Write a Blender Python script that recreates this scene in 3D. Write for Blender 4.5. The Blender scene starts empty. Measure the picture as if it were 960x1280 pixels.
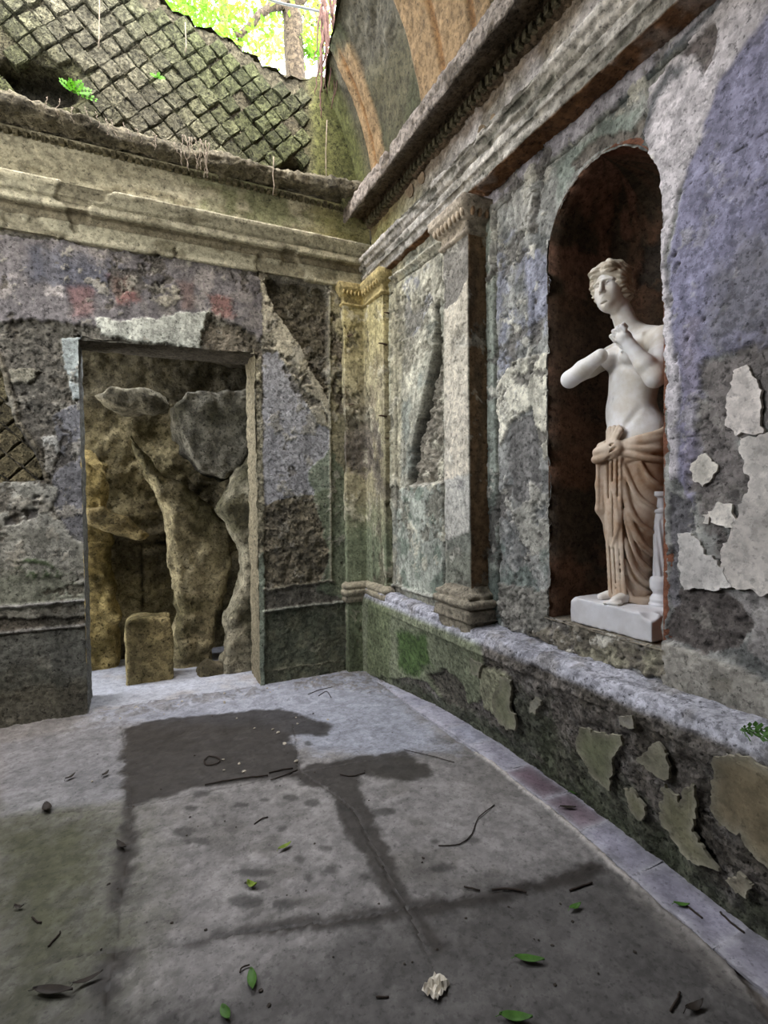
import bpy, math, random
import numpy as np
from mathutils import Vector, Matrix
from mathutils.geometry import delaunay_2d_cdt

sc = bpy.context.scene
COL = sc.collection

# ------------------------------------------------------------------ camera, sky, exposure
FPX, CX, CY, CAMH = 663.0, 480.0, 640.0, 1.5
yaw, pit, rol = np.radians([25.36, 1.63, -.78])
_cp, _sp = math.cos(pit), math.sin(pit)
cf = np.array([math.sin(yaw) * _cp, math.cos(yaw) * _cp, -_sp])
_r0 = np.array([math.cos(yaw), -math.sin(yaw), 0.0]); _u0 = np.cross(_r0, cf)
cr = _r0 * math.cos(rol) + _u0 * math.sin(rol); cu = _u0 * math.cos(rol) - _r0 * math.sin(rol)
CAM = np.array([-1.779, -4.149, CAMH])
cam_d = bpy.data.cameras.new('camera'); cam = bpy.data.objects.new('camera', cam_d); COL.objects.link(cam)
cam_d.sensor_fit = 'VERTICAL'; cam_d.sensor_height = 24.0; cam_d.lens = FPX / 1280 * 24.0
cam_d.clip_start = .02
cam.matrix_world = Matrix(((cr[0], cu[0], -cf[0], CAM[0]), (cr[1], cu[1], -cf[1], CAM[1]), (cr[2], cu[2], -cf[2], CAM[2]), (0, 0, 0, 1)))
sc.camera = cam

world = bpy.data.worlds.new('sky'); sc.world = world; world.use_nodes = True
wn = world.node_tree; wn.nodes.clear()
w_out = wn.nodes.new('ShaderNodeOutputWorld'); w_bg = wn.nodes.new('ShaderNodeBackground')
w_sky = wn.nodes.new('ShaderNodeTexSky'); w_sky.sky_type = 'NISHITA'; w_sky.sun_disc = False
w_sky.sun_elevation = math.radians(58); w_sky.sun_rotation = math.radians(200); w_sky.air_density = 1.0; w_sky.dust_density = 3.0
w_mix = wn.nodes.new('ShaderNodeMix'); w_mix.data_type = 'RGBA'; w_mix.inputs[0].default_value = .74
w_mix.inputs[7].default_value = (3.2, 3.05, 2.85, 1)
wn.links.new(w_sky.outputs[0], w_mix.inputs[6]); wn.links.new(w_mix.outputs[2], w_bg.inputs[0]); wn.links.new(w_bg.outputs[0], w_out.inputs[0])
w_bg.inputs[1].default_value = 1.0

vs = sc.view_settings
sc.display_settings.display_device = 'sRGB'
vs.view_transform = 'Standard'; vs.look = 'None'; vs.gamma = 1.0; vs.use_curve_mapping = False
vs.exposure = 2.05
sc.cycles.use_denoising = True
sc.cycles.max_bounces = 8; sc.cycles.diffuse_bounces = 4; sc.cycles.transparent_max_bounces = 8
sc.cycles.caustics_reflective = False; sc.cycles.caustics_refractive = False


def portal(name, loc, sx, sy, rot=(0, 0, 0)):
    l = bpy.data.lights.new(name, 'AREA'); l.shape = 'RECTANGLE'; l.size = sx; l.size_y = sy
    l.cycles.is_portal = True
    o = bpy.data.objects.new(name, l); o.location = loc; o.rotation_euler = rot; COL.objects.link(o)
    return o


portal('vault_opening_portal', (-1.75, -.35, 5.9), 3.4, 2.2)       # daylight through the fallen vault
portal('grotto_side_portal', (-3.75, .9, 1.6), 3.2, 1.1, (0, -math.pi / 2, 0))
portal('grotto_opening_portal', (-2.35, .95, 3.3), 2.4, .9)       # daylight in the grotto behind the door
portal('side_opening_portal', (-3.85, -1.5, 3.25), 2.1, 1.6, (0, -math.pi / 2, 0))   # high opening in the left wall

rnd = random.Random(7)
# ------------------------------------------------------------------ maths helpers


def ray(x, y): return cf + cr * (x - CX) / FPX - cu * (y - CY) / FPX


def plane(x, y, ax, v):
    d = ray(x, y); t = (v - CAM[ax]) / d[ax]
    return CAM + d * t


OTHER = {0: (1, 2), 1: (0, 2), 2: (0, 1)}


def uvpoly(px, ax, v):
    a, b = OTHER[ax]
    out = []
    for x, y in px:
        p = plane(x, y, ax, v); out.append((p[a], p[b]))
    return out


def _hash(ix, iy, iz, seed):
    h = (ix.astype(np.int64) * 374761393 + iy.astype(np.int64) * 668265263 + iz.astype(np.int64) * 2147483647 + seed * 974711) & 0xffffffff
    h = ((h ^ (h >> 13)) * 1274126177) & 0xffffffff
    h = h ^ (h >> 16)
    return (h & 0xffff).astype(np.float32) / 32767.5 - 1.0


def vn3(x, y, z, seed=0):
    x0, y0, z0 = np.floor(x), np.floor(y), np.floor(z)
    fx, fy, fz = x - x0, y - y0, z - z0
    fx = fx * fx * (3 - 2 * fx); fy = fy * fy * (3 - 2 * fy); fz = fz * fz * (3 - 2 * fz)
    r = 0
    for dz in (0, 1):
        wz = fz if dz else 1 - fz
        for dy in (0, 1):
            wy = fy if dy else 1 - fy
            for dx in (0, 1):
                wx = fx if dx else 1 - fx
                r = r + _hash(x0 + dx, y0 + dy, z0 + dz, seed) * wx * wy * wz
    return r


def vn2(x, y, seed=0):
    x0, y0 = np.floor(x), np.floor(y)
    fx, fy = x - x0, y - y0
    fx = fx * fx * (3 - 2 * fx); fy = fy * fy * (3 - 2 * fy)
    zz = np.zeros_like(x0)
    return (_hash(x0, y0, zz, seed) * (1 - fx) * (1 - fy) + _hash(x0 + 1, y0, zz, seed) * fx * (1 - fy)
            + _hash(x0, y0 + 1, zz, seed) * (1 - fx) * fy + _hash(x0 + 1, y0 + 1, zz, seed) * fx * fy)


def fbm(x, y, s, octv=4, seed=0, g=.5):
    r = 0; a = 1.0; t = 0
    for i in range(octv):
        c, n = math.cos(i * 1.1 + .3), math.sin(i * 1.1 + .3)
        r = r + a * vn2((x * c - y * n) * s + 17.3 * i, (x * n + y * c) * s - 9.1 * i, seed + i * 31); t += a
        a *= g; s *= 2.03
    return r / t


def fbm3(x, y, z, s, octv=3, seed=0, g=.5):
    r = 0; a = 1.0; t = 0
    for i in range(octv):
        r = r + a * vn3(x * s + 5.1 * i, y * s - 3.7 * i, z * s + 1.3 * i, seed + 13 * i); t += a; a *= g; s *= 2.03
    return r / t


def sst(a, b, x):
    t = np.clip((x - a) / (b - a + 1e-9), 0, 1)
    return t * t * (3 - 2 * t)


def lin(c):
    return np.array([(v / 255 / 12.92) if v / 255 <= .04045 else ((v / 255 + .055) / 1.055) ** 2.4 for v in c], dtype=np.float32)


def poly_sd(U, V, poly):
    poly = np.array(poly); n = len(poly)
    d = np.full(U.shape, 1e9, np.float32); s = np.ones(U.shape, np.float32)
    for i in range(n):
        a = poly[i]; b = poly[i - 1]
        ex, ey = b[0] - a[0], b[1] - a[1]
        wx, wy = U - a[0], V - a[1]
        t = np.clip((wx * ex + wy * ey) / (ex * ex + ey * ey + 1e-12), 0, 1)
        d = np.minimum(d, (wx - ex * t) ** 2 + (wy - ey * t) ** 2)
        c1 = V >= a[1]; c2 = V < b[1]; c3 = ex * wy > ey * wx
        flip = (c1 & c2 & c3) | (~c1 & ~c2 & ~c3)
        s = np.where(flip, -s, s)
    return s * np.sqrt(d)


def line_sd(U, V, pts):
    d = np.full(U.shape, 1e9, np.float32)
    for a, b in zip(pts[:-1], pts[1:]):
        ex, ey = b[0] - a[0], b[1] - a[1]
        wx, wy = U - a[0], V - a[1]
        t = np.clip((wx * ex + wy * ey) / (ex * ex + ey * ey + 1e-12), 0, 1)
        d = np.minimum(d, (wx - ex * t) ** 2 + (wy - ey * t) ** 2)
    return np.sqrt(d)


# ------------------------------------------------------------------ objects
def link(name, me, mat=None, parent=None, **props):
    o = bpy.data.objects.new(name, me); COL.objects.link(o)
    if mat is not None and me is not None and not me.materials: me.materials.append(mat)
    if parent is not None: o.parent = parent
    for k, v in props.items(): o[k] = v
    return o


def empty(name, loc, **props):
    o = link(name, None, **props); o.location = loc
    o.empty_display_size = .1
    return o


def mesh_np(name, verts, faces, col=None, smooth=True):
    verts = np.asarray(verts, np.float32).reshape(-1, 3)
    me = bpy.data.meshes.new(name)
    me.vertices.add(len(verts)); me.vertices.foreach_set('co', verts.ravel())
    if isinstance(faces, np.ndarray):
        k = faces.shape[1]; tot = np.full(len(faces), k, np.int32); idx = faces.ravel().astype(np.int32)
    else:
        tot = np.array([len(f) for f in faces], np.int32); idx = np.array([i for f in faces for i in f], np.int32)
    me.loops.add(len(idx)); me.loops.foreach_set('vertex_index', idx)
    me.polygons.add(len(tot)); st = np.concatenate(([0], np.cumsum(tot)[:-1])).astype(np.int32)
    me.polygons.foreach_set('loop_start', st)
    try: me.polygons.foreach_set('loop_total', tot)
    except Exception: pass
    me.polygons.foreach_set('use_smooth', np.full(len(tot), smooth, bool))
    if col is not None:
        a = me.attributes.new('Col', 'FLOAT_COLOR', 'POINT')
        c = np.ones((len(verts), 4), np.float32); col = np.asarray(col, np.float32)
        if col.ndim == 1: c[:, :len(col)] = col
        else: c[:, :col.shape[1]] = col
        a.data.foreach_set('color', c.ravel())
    me.update(calc_edges=True); me.validate()
    return me


def tube_np(pts, rad, sides=7, cap=True):
    pts = np.asarray(pts, float); n = len(pts)
    rad = np.full(n, rad) if np.isscalar(rad) else np.asarray(rad, float)
    T = np.gradient(pts, axis=0); T /= np.linalg.norm(T, axis=1)[:, None] + 1e-12
    up = np.array([0, 0, 1.]) if abs(T[0][2]) < .9 else np.array([1., 0, 0])
    V = []
    A = np.cross(T[0], up); A /= np.linalg.norm(A)
    for i in range(n):
        A = A - T[i] * (A @ T[i]); A /= np.linalg.norm(A) + 1e-12
        B = np.cross(T[i], A)
        for k in range(sides):
            a = 2 * math.pi * k / sides
            V.append(pts[i] + (A * math.cos(a) + B * math.sin(a)) * rad[i])
    F = []
    for i in range(n - 1):
        for k in range(sides):
            k2 = (k + 1) % sides
            F.append((i * sides + k, i * sides + k2, (i + 1) * sides + k2, (i + 1) * sides + k))
    if cap:
        F.append(tuple(range(sides))[::-1]); F.append(tuple((n - 1) * sides + k for k in range(sides)))
    return V, F


def join_parts(parts):
    V = []; F = []
    for v, f in parts:
        b = len(V); V.extend(list(v)); F.extend([tuple(i + b for i in q) for q in f])
    return V, F


def curve_pts(ctrl, n=6, seed=0, jit=0.0):
    """Catmull-Rom through control points"""
    P = [np.array(p, float) for p in ctrl]; P = [2 * P[0] - P[1]] + P + [2 * P[-1] - P[-2]]
    r_ = random.Random(seed); out = []
    for i in range(1, len(P) - 2):
        for k in range(n):
            t = k / n
            a, b, c, d = P[i - 1], P[i], P[i + 1], P[i + 2]
            q = .5 * (2 * b + (c - a) * t + (2 * a - 5 * b + 4 * c - d) * t * t + (3 * b - 3 * c + d - a) * t ** 3)
            if jit: q = q + np.array([r_.uniform(-jit, jit) for _ in q])
            out.append(q)
    out.append(P[-2])
    return np.array(out)


# ------------------------------------------------------------------ materials
def N(nt, t, **kw):
    n = nt.nodes.new(t)
    for k, v in kw.items(): setattr(n, k, v)
    return n


def masonry(name, base=None, var=.35, scale=18, bump=.5, dist=.012, rough=.92, fine=62, pit=0.0, spec=.25, wet=False, tint=None):
    """attribute albedo x layered noise, noise bump; all procedural"""
    m = bpy.data.materials.new(name); m.use_nodes = True; nt = m.node_tree; b = nt.nodes['Principled BSDF']
    L = nt.links.new
    geo = N(nt, 'ShaderNodeNewGeometry')
    n1 = N(nt, 'ShaderNodeTexNoise'); n1.inputs['Scale'].default_value = scale; n1.inputs['Detail'].default_value = 8; n1.inputs['Roughness'].default_value = .65
    n2 = N(nt, 'ShaderNodeTexNoise'); n2.inputs['Scale'].default_value = fine; n2.inputs['Detail'].default_value = 6; n2.inputs['Roughness'].default_value = .7
    L(geo.outputs['Position'], n1.inputs['Vector']); L(geo.outputs['Position'], n2.inputs['Vector'])
    if base is None:
        at = N(nt, 'ShaderNodeAttribute'); at.attribute_name = 'Col'; src = at.outputs['Color']
    else:
        rgb = N(nt, 'ShaderNodeRGB'); rgb.outputs[0].default_value = (*lin(base), 1); src = rgb.outputs[0]
    mr = N(nt, 'ShaderNodeMapRange'); mr.inputs[1].default_value = .25; mr.inputs[2].default_value = .75
    mr.inputs[3].default_value = 1 - var; mr.inputs[4].default_value = 1 + var
    L(n1.outputs['Fac'], mr.inputs[0])
    mr2 = N(nt, 'ShaderNodeMapRange'); mr2.inputs[1].default_value = .3; mr2.inputs[2].default_value = .7
    mr2.inputs[3].default_value = 1 - var * .6; mr2.inputs[4].default_value = 1 + var * .5
    L(n2.outputs['Fac'], mr2.inputs[0])
    mu = N(nt, 'ShaderNodeMath', operation='MULTIPLY'); L(mr.outputs[0], mu.inputs[0]); L(mr2.outputs[0], mu.inputs[1])
    n3 = N(nt, 'ShaderNodeTexNoise'); n3.inputs['Scale'].default_value = scale * 1.7; n3.inputs['Detail'].default_value = 10; n3.inputs['Roughness'].default_value = .72
    L(geo.outputs['Position'], n3.inputs['Vector'])
    fk = N(nt, 'ShaderNodeMapRange'); fk.inputs[1].default_value = .50; fk.inputs[2].default_value = .54; fk.inputs[3].default_value = 1; fk.inputs[4].default_value = 1 - var * .9
    L(n3.outputs['Fac'], fk.inputs[0])
    mu0 = N(nt, 'ShaderNodeMath', operation='MULTIPLY'); L(mu.outputs[0], mu0.inputs[0]); L(fk.outputs[0], mu0.inputs[1])
    n4 = N(nt, 'ShaderNodeTexNoise'); n4.inputs['Scale'].default_value = 48; n4.inputs['Detail'].default_value = 5; n4.inputs['Roughness'].default_value = .6
    L(geo.outputs['Position'], n4.inputs['Vector'])
    sk = N(nt, 'ShaderNodeMapRange'); sk.inputs[1].default_value = .34; sk.inputs[2].default_value = .42; sk.inputs[3].default_value = 1 - var * 1.6; sk.inputs[4].default_value = 1
    L(n4.outputs['Fac'], sk.inputs[0])
    mu = N(nt, 'ShaderNodeMath', operation='MULTIPLY'); L(mu0.outputs[0], mu.inputs[0]); L(sk.outputs[0], mu.inputs[1])
    vm = N(nt, 'ShaderNodeVectorMath', operation='SCALE'); L(src, vm.inputs[0]); L(mu.outputs[0], vm.inputs[3])
    L(vm.outputs[0], b.inputs['Base Color'])
    ad = N(nt, 'ShaderNodeMath', operation='MULTIPLY_ADD'); ad.inputs[1].default_value = .45
    L(n2.outputs['Fac'], ad.inputs[0]); L(n1.outputs['Fac'], ad.inputs[2])
    a3 = N(nt, 'ShaderNodeMath', operation='MULTIPLY_ADD'); a3.inputs[1].default_value = .5; L(fk.outputs[0], a3.inputs[0]); L(ad.outputs[0], a3.inputs[2])
    a4 = N(nt, 'ShaderNodeMath', operation='MULTIPLY_ADD'); a4.inputs[1].default_value = .8; L(sk.outputs[0], a4.inputs[0]); L(a3.outputs[0], a4.inputs[2]); hsrc = a4.outputs[0]
    if pit:
        vo = N(nt, 'ShaderNodeTexVoronoi'); vo.inputs['Scale'].default_value = 60
        L(geo.outputs['Position'], vo.inputs['Vector'])
        r2 = N(nt, 'ShaderNodeMapRange'); r2.inputs[1].default_value = .0; r2.inputs[2].default_value = .35; r2.inputs[3].default_value = -pit; r2.inputs[4].default_value = 0
        L(vo.outputs['Distance'], r2.inputs[0])
        a2 = N(nt, 'ShaderNodeMath', operation='ADD'); L(hsrc, a2.inputs[0]); L(r2.outputs[0], a2.inputs[1]); hsrc = a2.outputs[0]
    bp = N(nt, 'ShaderNodeBump'); bp.inputs['Distance'].default_value = dist
    if base is None:
        ms = N(nt, 'ShaderNodeMath', operation='MULTIPLY'); ms.inputs[1].default_value = bump
        L(at.outputs['Alpha'], ms.inputs[0]); L(ms.outputs[0], bp.inputs['Strength'])
    else:
        bp.inputs['Strength'].default_value = bump
    L(hsrc, bp.inputs['Height']); L(bp.outputs[0], b.inputs['Normal'])
    b.inputs['Roughness'].default_value = rough
    b.inputs['Specular IOR Level'].default_value = spec
    if wet:
        w = N(nt, 'ShaderNodeAttribute'); w.attribute_name = 'Wet'
        r3 = N(nt, 'ShaderNodeMapRange'); r3.inputs[3].default_value = rough; r3.inputs[4].default_value = .42
        L(w.outputs['Fac'], r3.inputs[0]); L(r3.outputs[0], b.inputs['Roughness'])
    return m


def plain(name, c, rough=.7, var=.25, scale=30, trans=0.0, spec=.3):
    m = bpy.data.materials.new(name); m.use_nodes = True; nt = m.node_tree; b = nt.nodes['Principled BSDF']; L = nt.links.new
    geo = N(nt, 'ShaderNodeNewGeometry'); n1 = N(nt, 'ShaderNodeTexNoise'); n1.inputs['Scale'].default_value = scale; n1.inputs['Detail'].default_value = 4
    L(geo.outputs['Position'], n1.inputs['Vector'])
    rp = N(nt, 'ShaderNodeValToRGB'); c = lin(c)
    rp.color_ramp.elements[0].position = .3; rp.color_ramp.elements[1].position = .7
    rp.color_ramp.elements[0].color = (*(c * (1 - var)), 1); rp.color_ramp.elements[1].color = (*np.minimum(c * (1 + var), 1), 1)
    L(n1.outputs['Fac'], rp.inputs[0]); L(rp.outputs[0], b.inputs['Base Color'])
    b.inputs['Roughness'].default_value = rough; b.inputs['Specular IOR Level'].default_value = spec
    if trans:
        tr = N(nt, 'ShaderNodeBsdfTranslucent'); L(rp.outputs[0], tr.inputs[0])
        mx = N(nt, 'ShaderNodeMixShader'); mx.inputs[0].default_value = trans
        L(b.outputs[0], mx.inputs[1]); L(tr.outputs[0], mx.inputs[2]); L(mx.outputs[0], nt.nodes['Material Output'].inputs[0])
    return m


M_WALL = masonry('weathered_plaster', var=.36, scale=16, bump=.6, dist=.014)
M_ROUGH = masonry('crumbling_stucco', var=.42, scale=20, bump=.9, dist=.02)
M_TUFF = masonry('tuff_stone', var=.5, scale=22, bump=1.0, dist=.022, pit=.5)
M_ROCK = masonry('grotto_rock', var=.4, scale=10, bump=.9, dist=.03, fine=70)
M_FLOOR = masonry('concrete_floor', var=.22, scale=9, bump=.25, dist=.006, rough=.8, wet=True, spec=.35)
M_PATCH = masonry('plaster_remnant', var=.2, scale=14, bump=.35, dist=.006)

# ------------------------------------------------------------------ relief surfaces


class Surf:
    """height field on a plane or on a swept profile; everything is in metres in the room"""

    def __init__(s, P, Nn, U, V, step, ax=None, val=None, seed=0, base=(128, 126, 120), n=.004, ns=14, rough=.6):
        s.P, s.N, s.U, s.V, s.step, s.ax, s.val, s.seed = P, Nn, U, V, step, ax, val, seed
        s.wu = 1.5 * fbm(U, V, 9, 5, seed + 5, .74); s.wv = 1.5 * fbm(U, V, 9, 5, seed + 6, .74)
        s.f1 = fbm(U, V, ns, 5, seed + 1, .6)
        s.h = n * s.f1
        s.c = np.tile(lin(base), U.shape + (1,)).astype(np.float32)
        s.a = np.full(U.shape, rough, np.float32)
        s.w = np.zeros(U.shape, np.float32)
        s.hole = None

    @classmethod
    def flat(cls, ax, val, sgn, u0, u1, v0, v1, step, **kw):
        nu = max(2, int(abs(u1 - u0) / step) + 1); nv = max(2, int(abs(v1 - v0) / step) + 1)
        U, V = np.meshgrid(np.linspace(u0, u1, nu), np.linspace(v0, v1, nv))
        a, b = OTHER[ax]
        P = np.zeros(U.shape + (3,), np.float32); P[..., a] = U; P[..., b] = V; P[..., ax] = val
        Nn = np.zeros_like(P); Nn[..., ax] = sgn
        return cls(P, Nn, U.astype(np.float32), V.astype(np.float32), step, ax, val, **kw)

    @classmethod
    def sweep(cls, path, along, e0, e1, step, estep, ax=None, val=None, closed=False, **kw):
        """path: points in the plane across `along` (order of OTHER[along]); left-hand side of the path is out"""
        path = np.array(path, float)
        q = [path[0]]
        for a, b in zip(path[:-1], path[1:]):
            k = max(1, int(round(np.linalg.norm(b - a) / step)))
            for i in range(1, k + 1): q.append(a + (b - a) * i / k)
        q = np.array(q); L = np.concatenate(([0], np.cumsum(np.linalg.norm(np.diff(q, axis=0), axis=1))))
        T = np.gradient(q, axis=0); T /= np.linalg.norm(T, axis=1)[:, None] + 1e-9
        Nq = np.stack([-T[:, 1], T[:, 0]], 1)
        ne = max(2, int(abs(e1 - e0) / estep) + 1); E = np.linspace(e0, e1, ne)
        U, V = np.meshgrid(E, L)                      # U along the run, V along the profile
        a, b = OTHER[along]
        P = np.zeros(U.shape + (3,), np.float32); P[..., along] = U; P[..., a] = q[:, 0][:, None]; P[..., b] = q[:, 1][:, None]
        Nn = np.zeros_like(P); Nn[..., a] = Nq[:, 0][:, None]; Nn[..., b] = Nq[:, 1][:, None]
        o = cls(P, Nn, U.astype(np.float32), V.astype(np.float32), step, ax, val, **kw)
        return o

    def mask(s, poly, soft=.004, rag=.02, px=True):
        if px: poly = uvpoly(poly, s.ax, s.val)
        pl = np.array(poly); mg = soft + rag * 1.5 + .02
        A, B = (s.U, s.V) if s.ax is None or not hasattr(s, 'A') else (s.A, s.B)
        bb = (A > pl[:, 0].min() - mg) & (A < pl[:, 0].max() + mg) & (B > pl[:, 1].min() - mg) & (B < pl[:, 1].max() + mg)
        m = np.zeros(A.shape, np.float32)
        if bb.any():
            d = poly_sd(A[bb] + rag * s.wu[bb], B[bb] + rag * s.wv[bb], poly)
            m[bb] = 1 - sst(-soft, soft, d)
        return m

    def paint(s, poly, c=None, h=None, n=0.0, al=1.0, soft=.004, rag=.02, spk=None, r=None, px=True, wet=None, add=False):
        if h is not None and h > 0: h = h * 1.5
        m = s.mask(poly, soft, rag, px) if poly is not None else np.ones(s.U.shape, np.float32)
        if spk is not None:                         # (scale, lo, hi): keep only where noise is high
            m = m * sst(spk[1], spk[2], fbm(s.U, s.V, spk[0], 4, s.seed + int(spk[0] * 7) % 97, .6))
        return s.apply(m, c, h, n, al, r, wet, add)

    def line(s, pts, w, c=None, h=None, n=0.0, al=1.0, soft=.004, rag=.01, r=None, px=True, add=False, wet=None):
        if px: pts = uvpoly(pts, s.ax, s.val)
        A, B = (s.U, s.V) if not hasattr(s, 'A') else (s.A, s.B)
        d = line_sd(A + rag * s.wu, B + rag * s.wv, pts) - w
        return s.apply(1 - sst(-soft, soft, d), c, h, n, al, r, wet, add)

    def apply(s, m, c=None, h=None, n=0.0, al=1.0, r=None, wet=None, add=False):
        if h is not None:
            if add: s.h = s.h + m * (h + n * s.f1)
            else: s.h = s.h * (1 - m) + m * (h + n * s.f1)
        if c is not None:
            mm = (m * al)[..., None]; s.c = s.c * (1 - mm) + mm * lin(c)
        if r is not None: s.a = s.a * (1 - m) + m * r
        if wet is not None: s.w = s.w * (1 - m) + m * wet
        return m

    def grime(s, k=1.0, pits=1.0, A=None, B=None):
        """fine unevenness everywhere: blotches, pits and thin peeled layers"""
        U = s.U if A is None else A; V = s.V if B is None else B; sd = s.seed
        f = 1 + k * (.22 * fbm(U, V, 3.5, 5, sd + 41, .6) + .28 * fbm(U, V, 17, 4, sd + 42, .65) + .22 * fbm(U, V, 55, 2, sd + 43))
        s.c = s.c * f[..., None]
        e = fbm(U, V, 6, 6, sd + 44, .62); m = sst(.12, .15, e)
        hk = .35 + .65 * s.a
        s.h = s.h - .004 * k * m * hk; s.c = s.c * (1 - .16 * k * m)[..., None]
        e = fbm(U, V, 11, 6, sd + 45, .66); m = sst(.20, .22, e)
        s.h = s.h + .0035 * k * m * hk; s.c = s.c * (1 + .14 * k * m)[..., None]
        d = sst(.34, .5, fbm(U, V, 34, 3, sd + 46, .6)) * pits * np.clip((s.a - .25) * 1.4, 0, 1)
        s.h = s.h - .007 * d; s.c = s.c * (1 - .45 * d)[..., None]
        s.c = np.clip(s.c, .004, .9)
        return s

    def decay(s, dark, light, k=1.0, lo=.22, streak=.25, A=None, B=None):
        """scattered losses down to the rough coat, clinging scraps of lighter skim, damp runs"""
        U, V, sd = (s.U if A is None else A), (s.V if B is None else B), s.seed
        e = fbm(U, V, 4.5, 6, sd + 61, .68); m = sst(lo, lo + .03, e) * k
        s.h = s.h - .010 * m + .006 * m * s.f1; s.c = s.c * (1 - .8 * m)[..., None] + (.8 * m)[..., None] * lin(dark); s.a = s.a * (1 - m) + m
        e = fbm(U, V, 7, 6, sd + 62, .7); m = sst(.27, .29, e) * k
        s.h = s.h + .006 * m; s.c = s.c * (1 - .8 * m)[..., None] + (.8 * m)[..., None] * lin(light)
        d = fbm(U * 6, V * .7, 2.2, 4, sd + 63, .6)
        s.c = s.c * (1 - streak * sst(.0, .4, d))[..., None] * (1 + streak * .6 * sst(.05, .4, -d))[..., None]
        return s

    def cut(s, poly, rag=.006):
        d = poly_sd(s.U + rag * s.wu, s.V + rag * s.wv, poly)
        gy, gx = np.gradient(d, s.V[1, 0] - s.V[0, 0], s.U[0, 1] - s.U[0, 0])
        near = np.abs(d) < .75 * s.step
        g2 = gx * gx + gy * gy + 1e-6
        a, b = OTHER[s.ax]
        s.P[..., a] -= np.where(near, d * gx / g2, 0); s.P[..., b] -= np.where(near, d * gy / g2, 0)
        s.hole = d if s.hole is None else np.minimum(s.hole, d)

    def arrays(s):
        P = s.P + s.N * s.h[..., None]
        nv, nu = s.U.shape
        idx = np.arange(nv * nu).reshape(nv, nu)
        q = np.stack([idx[:-1, :-1], idx[:-1, 1:], idx[1:, 1:], idx[1:, :-1]], -1)
        keep = np.ones((nv - 1, nu - 1), bool)
        if s.hole is not None:
            hh = (s.hole[:-1, :-1] + s.hole[:-1, 1:] + s.hole[1:, 1:] + s.hole[1:, :-1]) / 4
            keep = hh > .1 * s.step
        if getattr(s, 'sel', None) is not None: keep &= s.sel
        q = q[keep]
        # orient towards N
        if len(q):
            k = q[len(q) // 2]; Pf = P.reshape(-1, 3); Nf = s.N.reshape(-1, 3)
            if np.dot(np.cross(Pf[k[1]] - Pf[k[0]], Pf[k[2]] - Pf[k[0]]), Nf[k[0]]) < 0: q = q[:, ::-1]
        col = np.concatenate([s.c, s.a[..., None]], -1).reshape(-1, 4)
        return P.reshape(-1, 3), q, col, s.w.ravel()


def emit(name, surfs, mat, parent=None, **props):
    Vs = []; Fs = []; Cs = []; Ws = []; b = 0
    for s in surfs:
        P, q, c, w = s.arrays()
        used = np.zeros(len(P), bool); used[q.ravel()] = True
        remap = np.cumsum(used) - 1
        Vs.append(P[used]); Fs.append(remap[q] + b); Cs.append(c[used]); Ws.append(w[used]); b += used.sum()
    me = mesh_np(name, np.concatenate(Vs), np.concatenate(Fs), np.concatenate(Cs))
    if any(w.max() > 0 for w in Ws):
        a = me.attributes.new('Wet', 'FLOAT', 'POINT'); a.data.foreach_set('value', np.concatenate(Ws).astype(np.float32))
    return link(name, me, mat, parent, **props)


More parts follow.
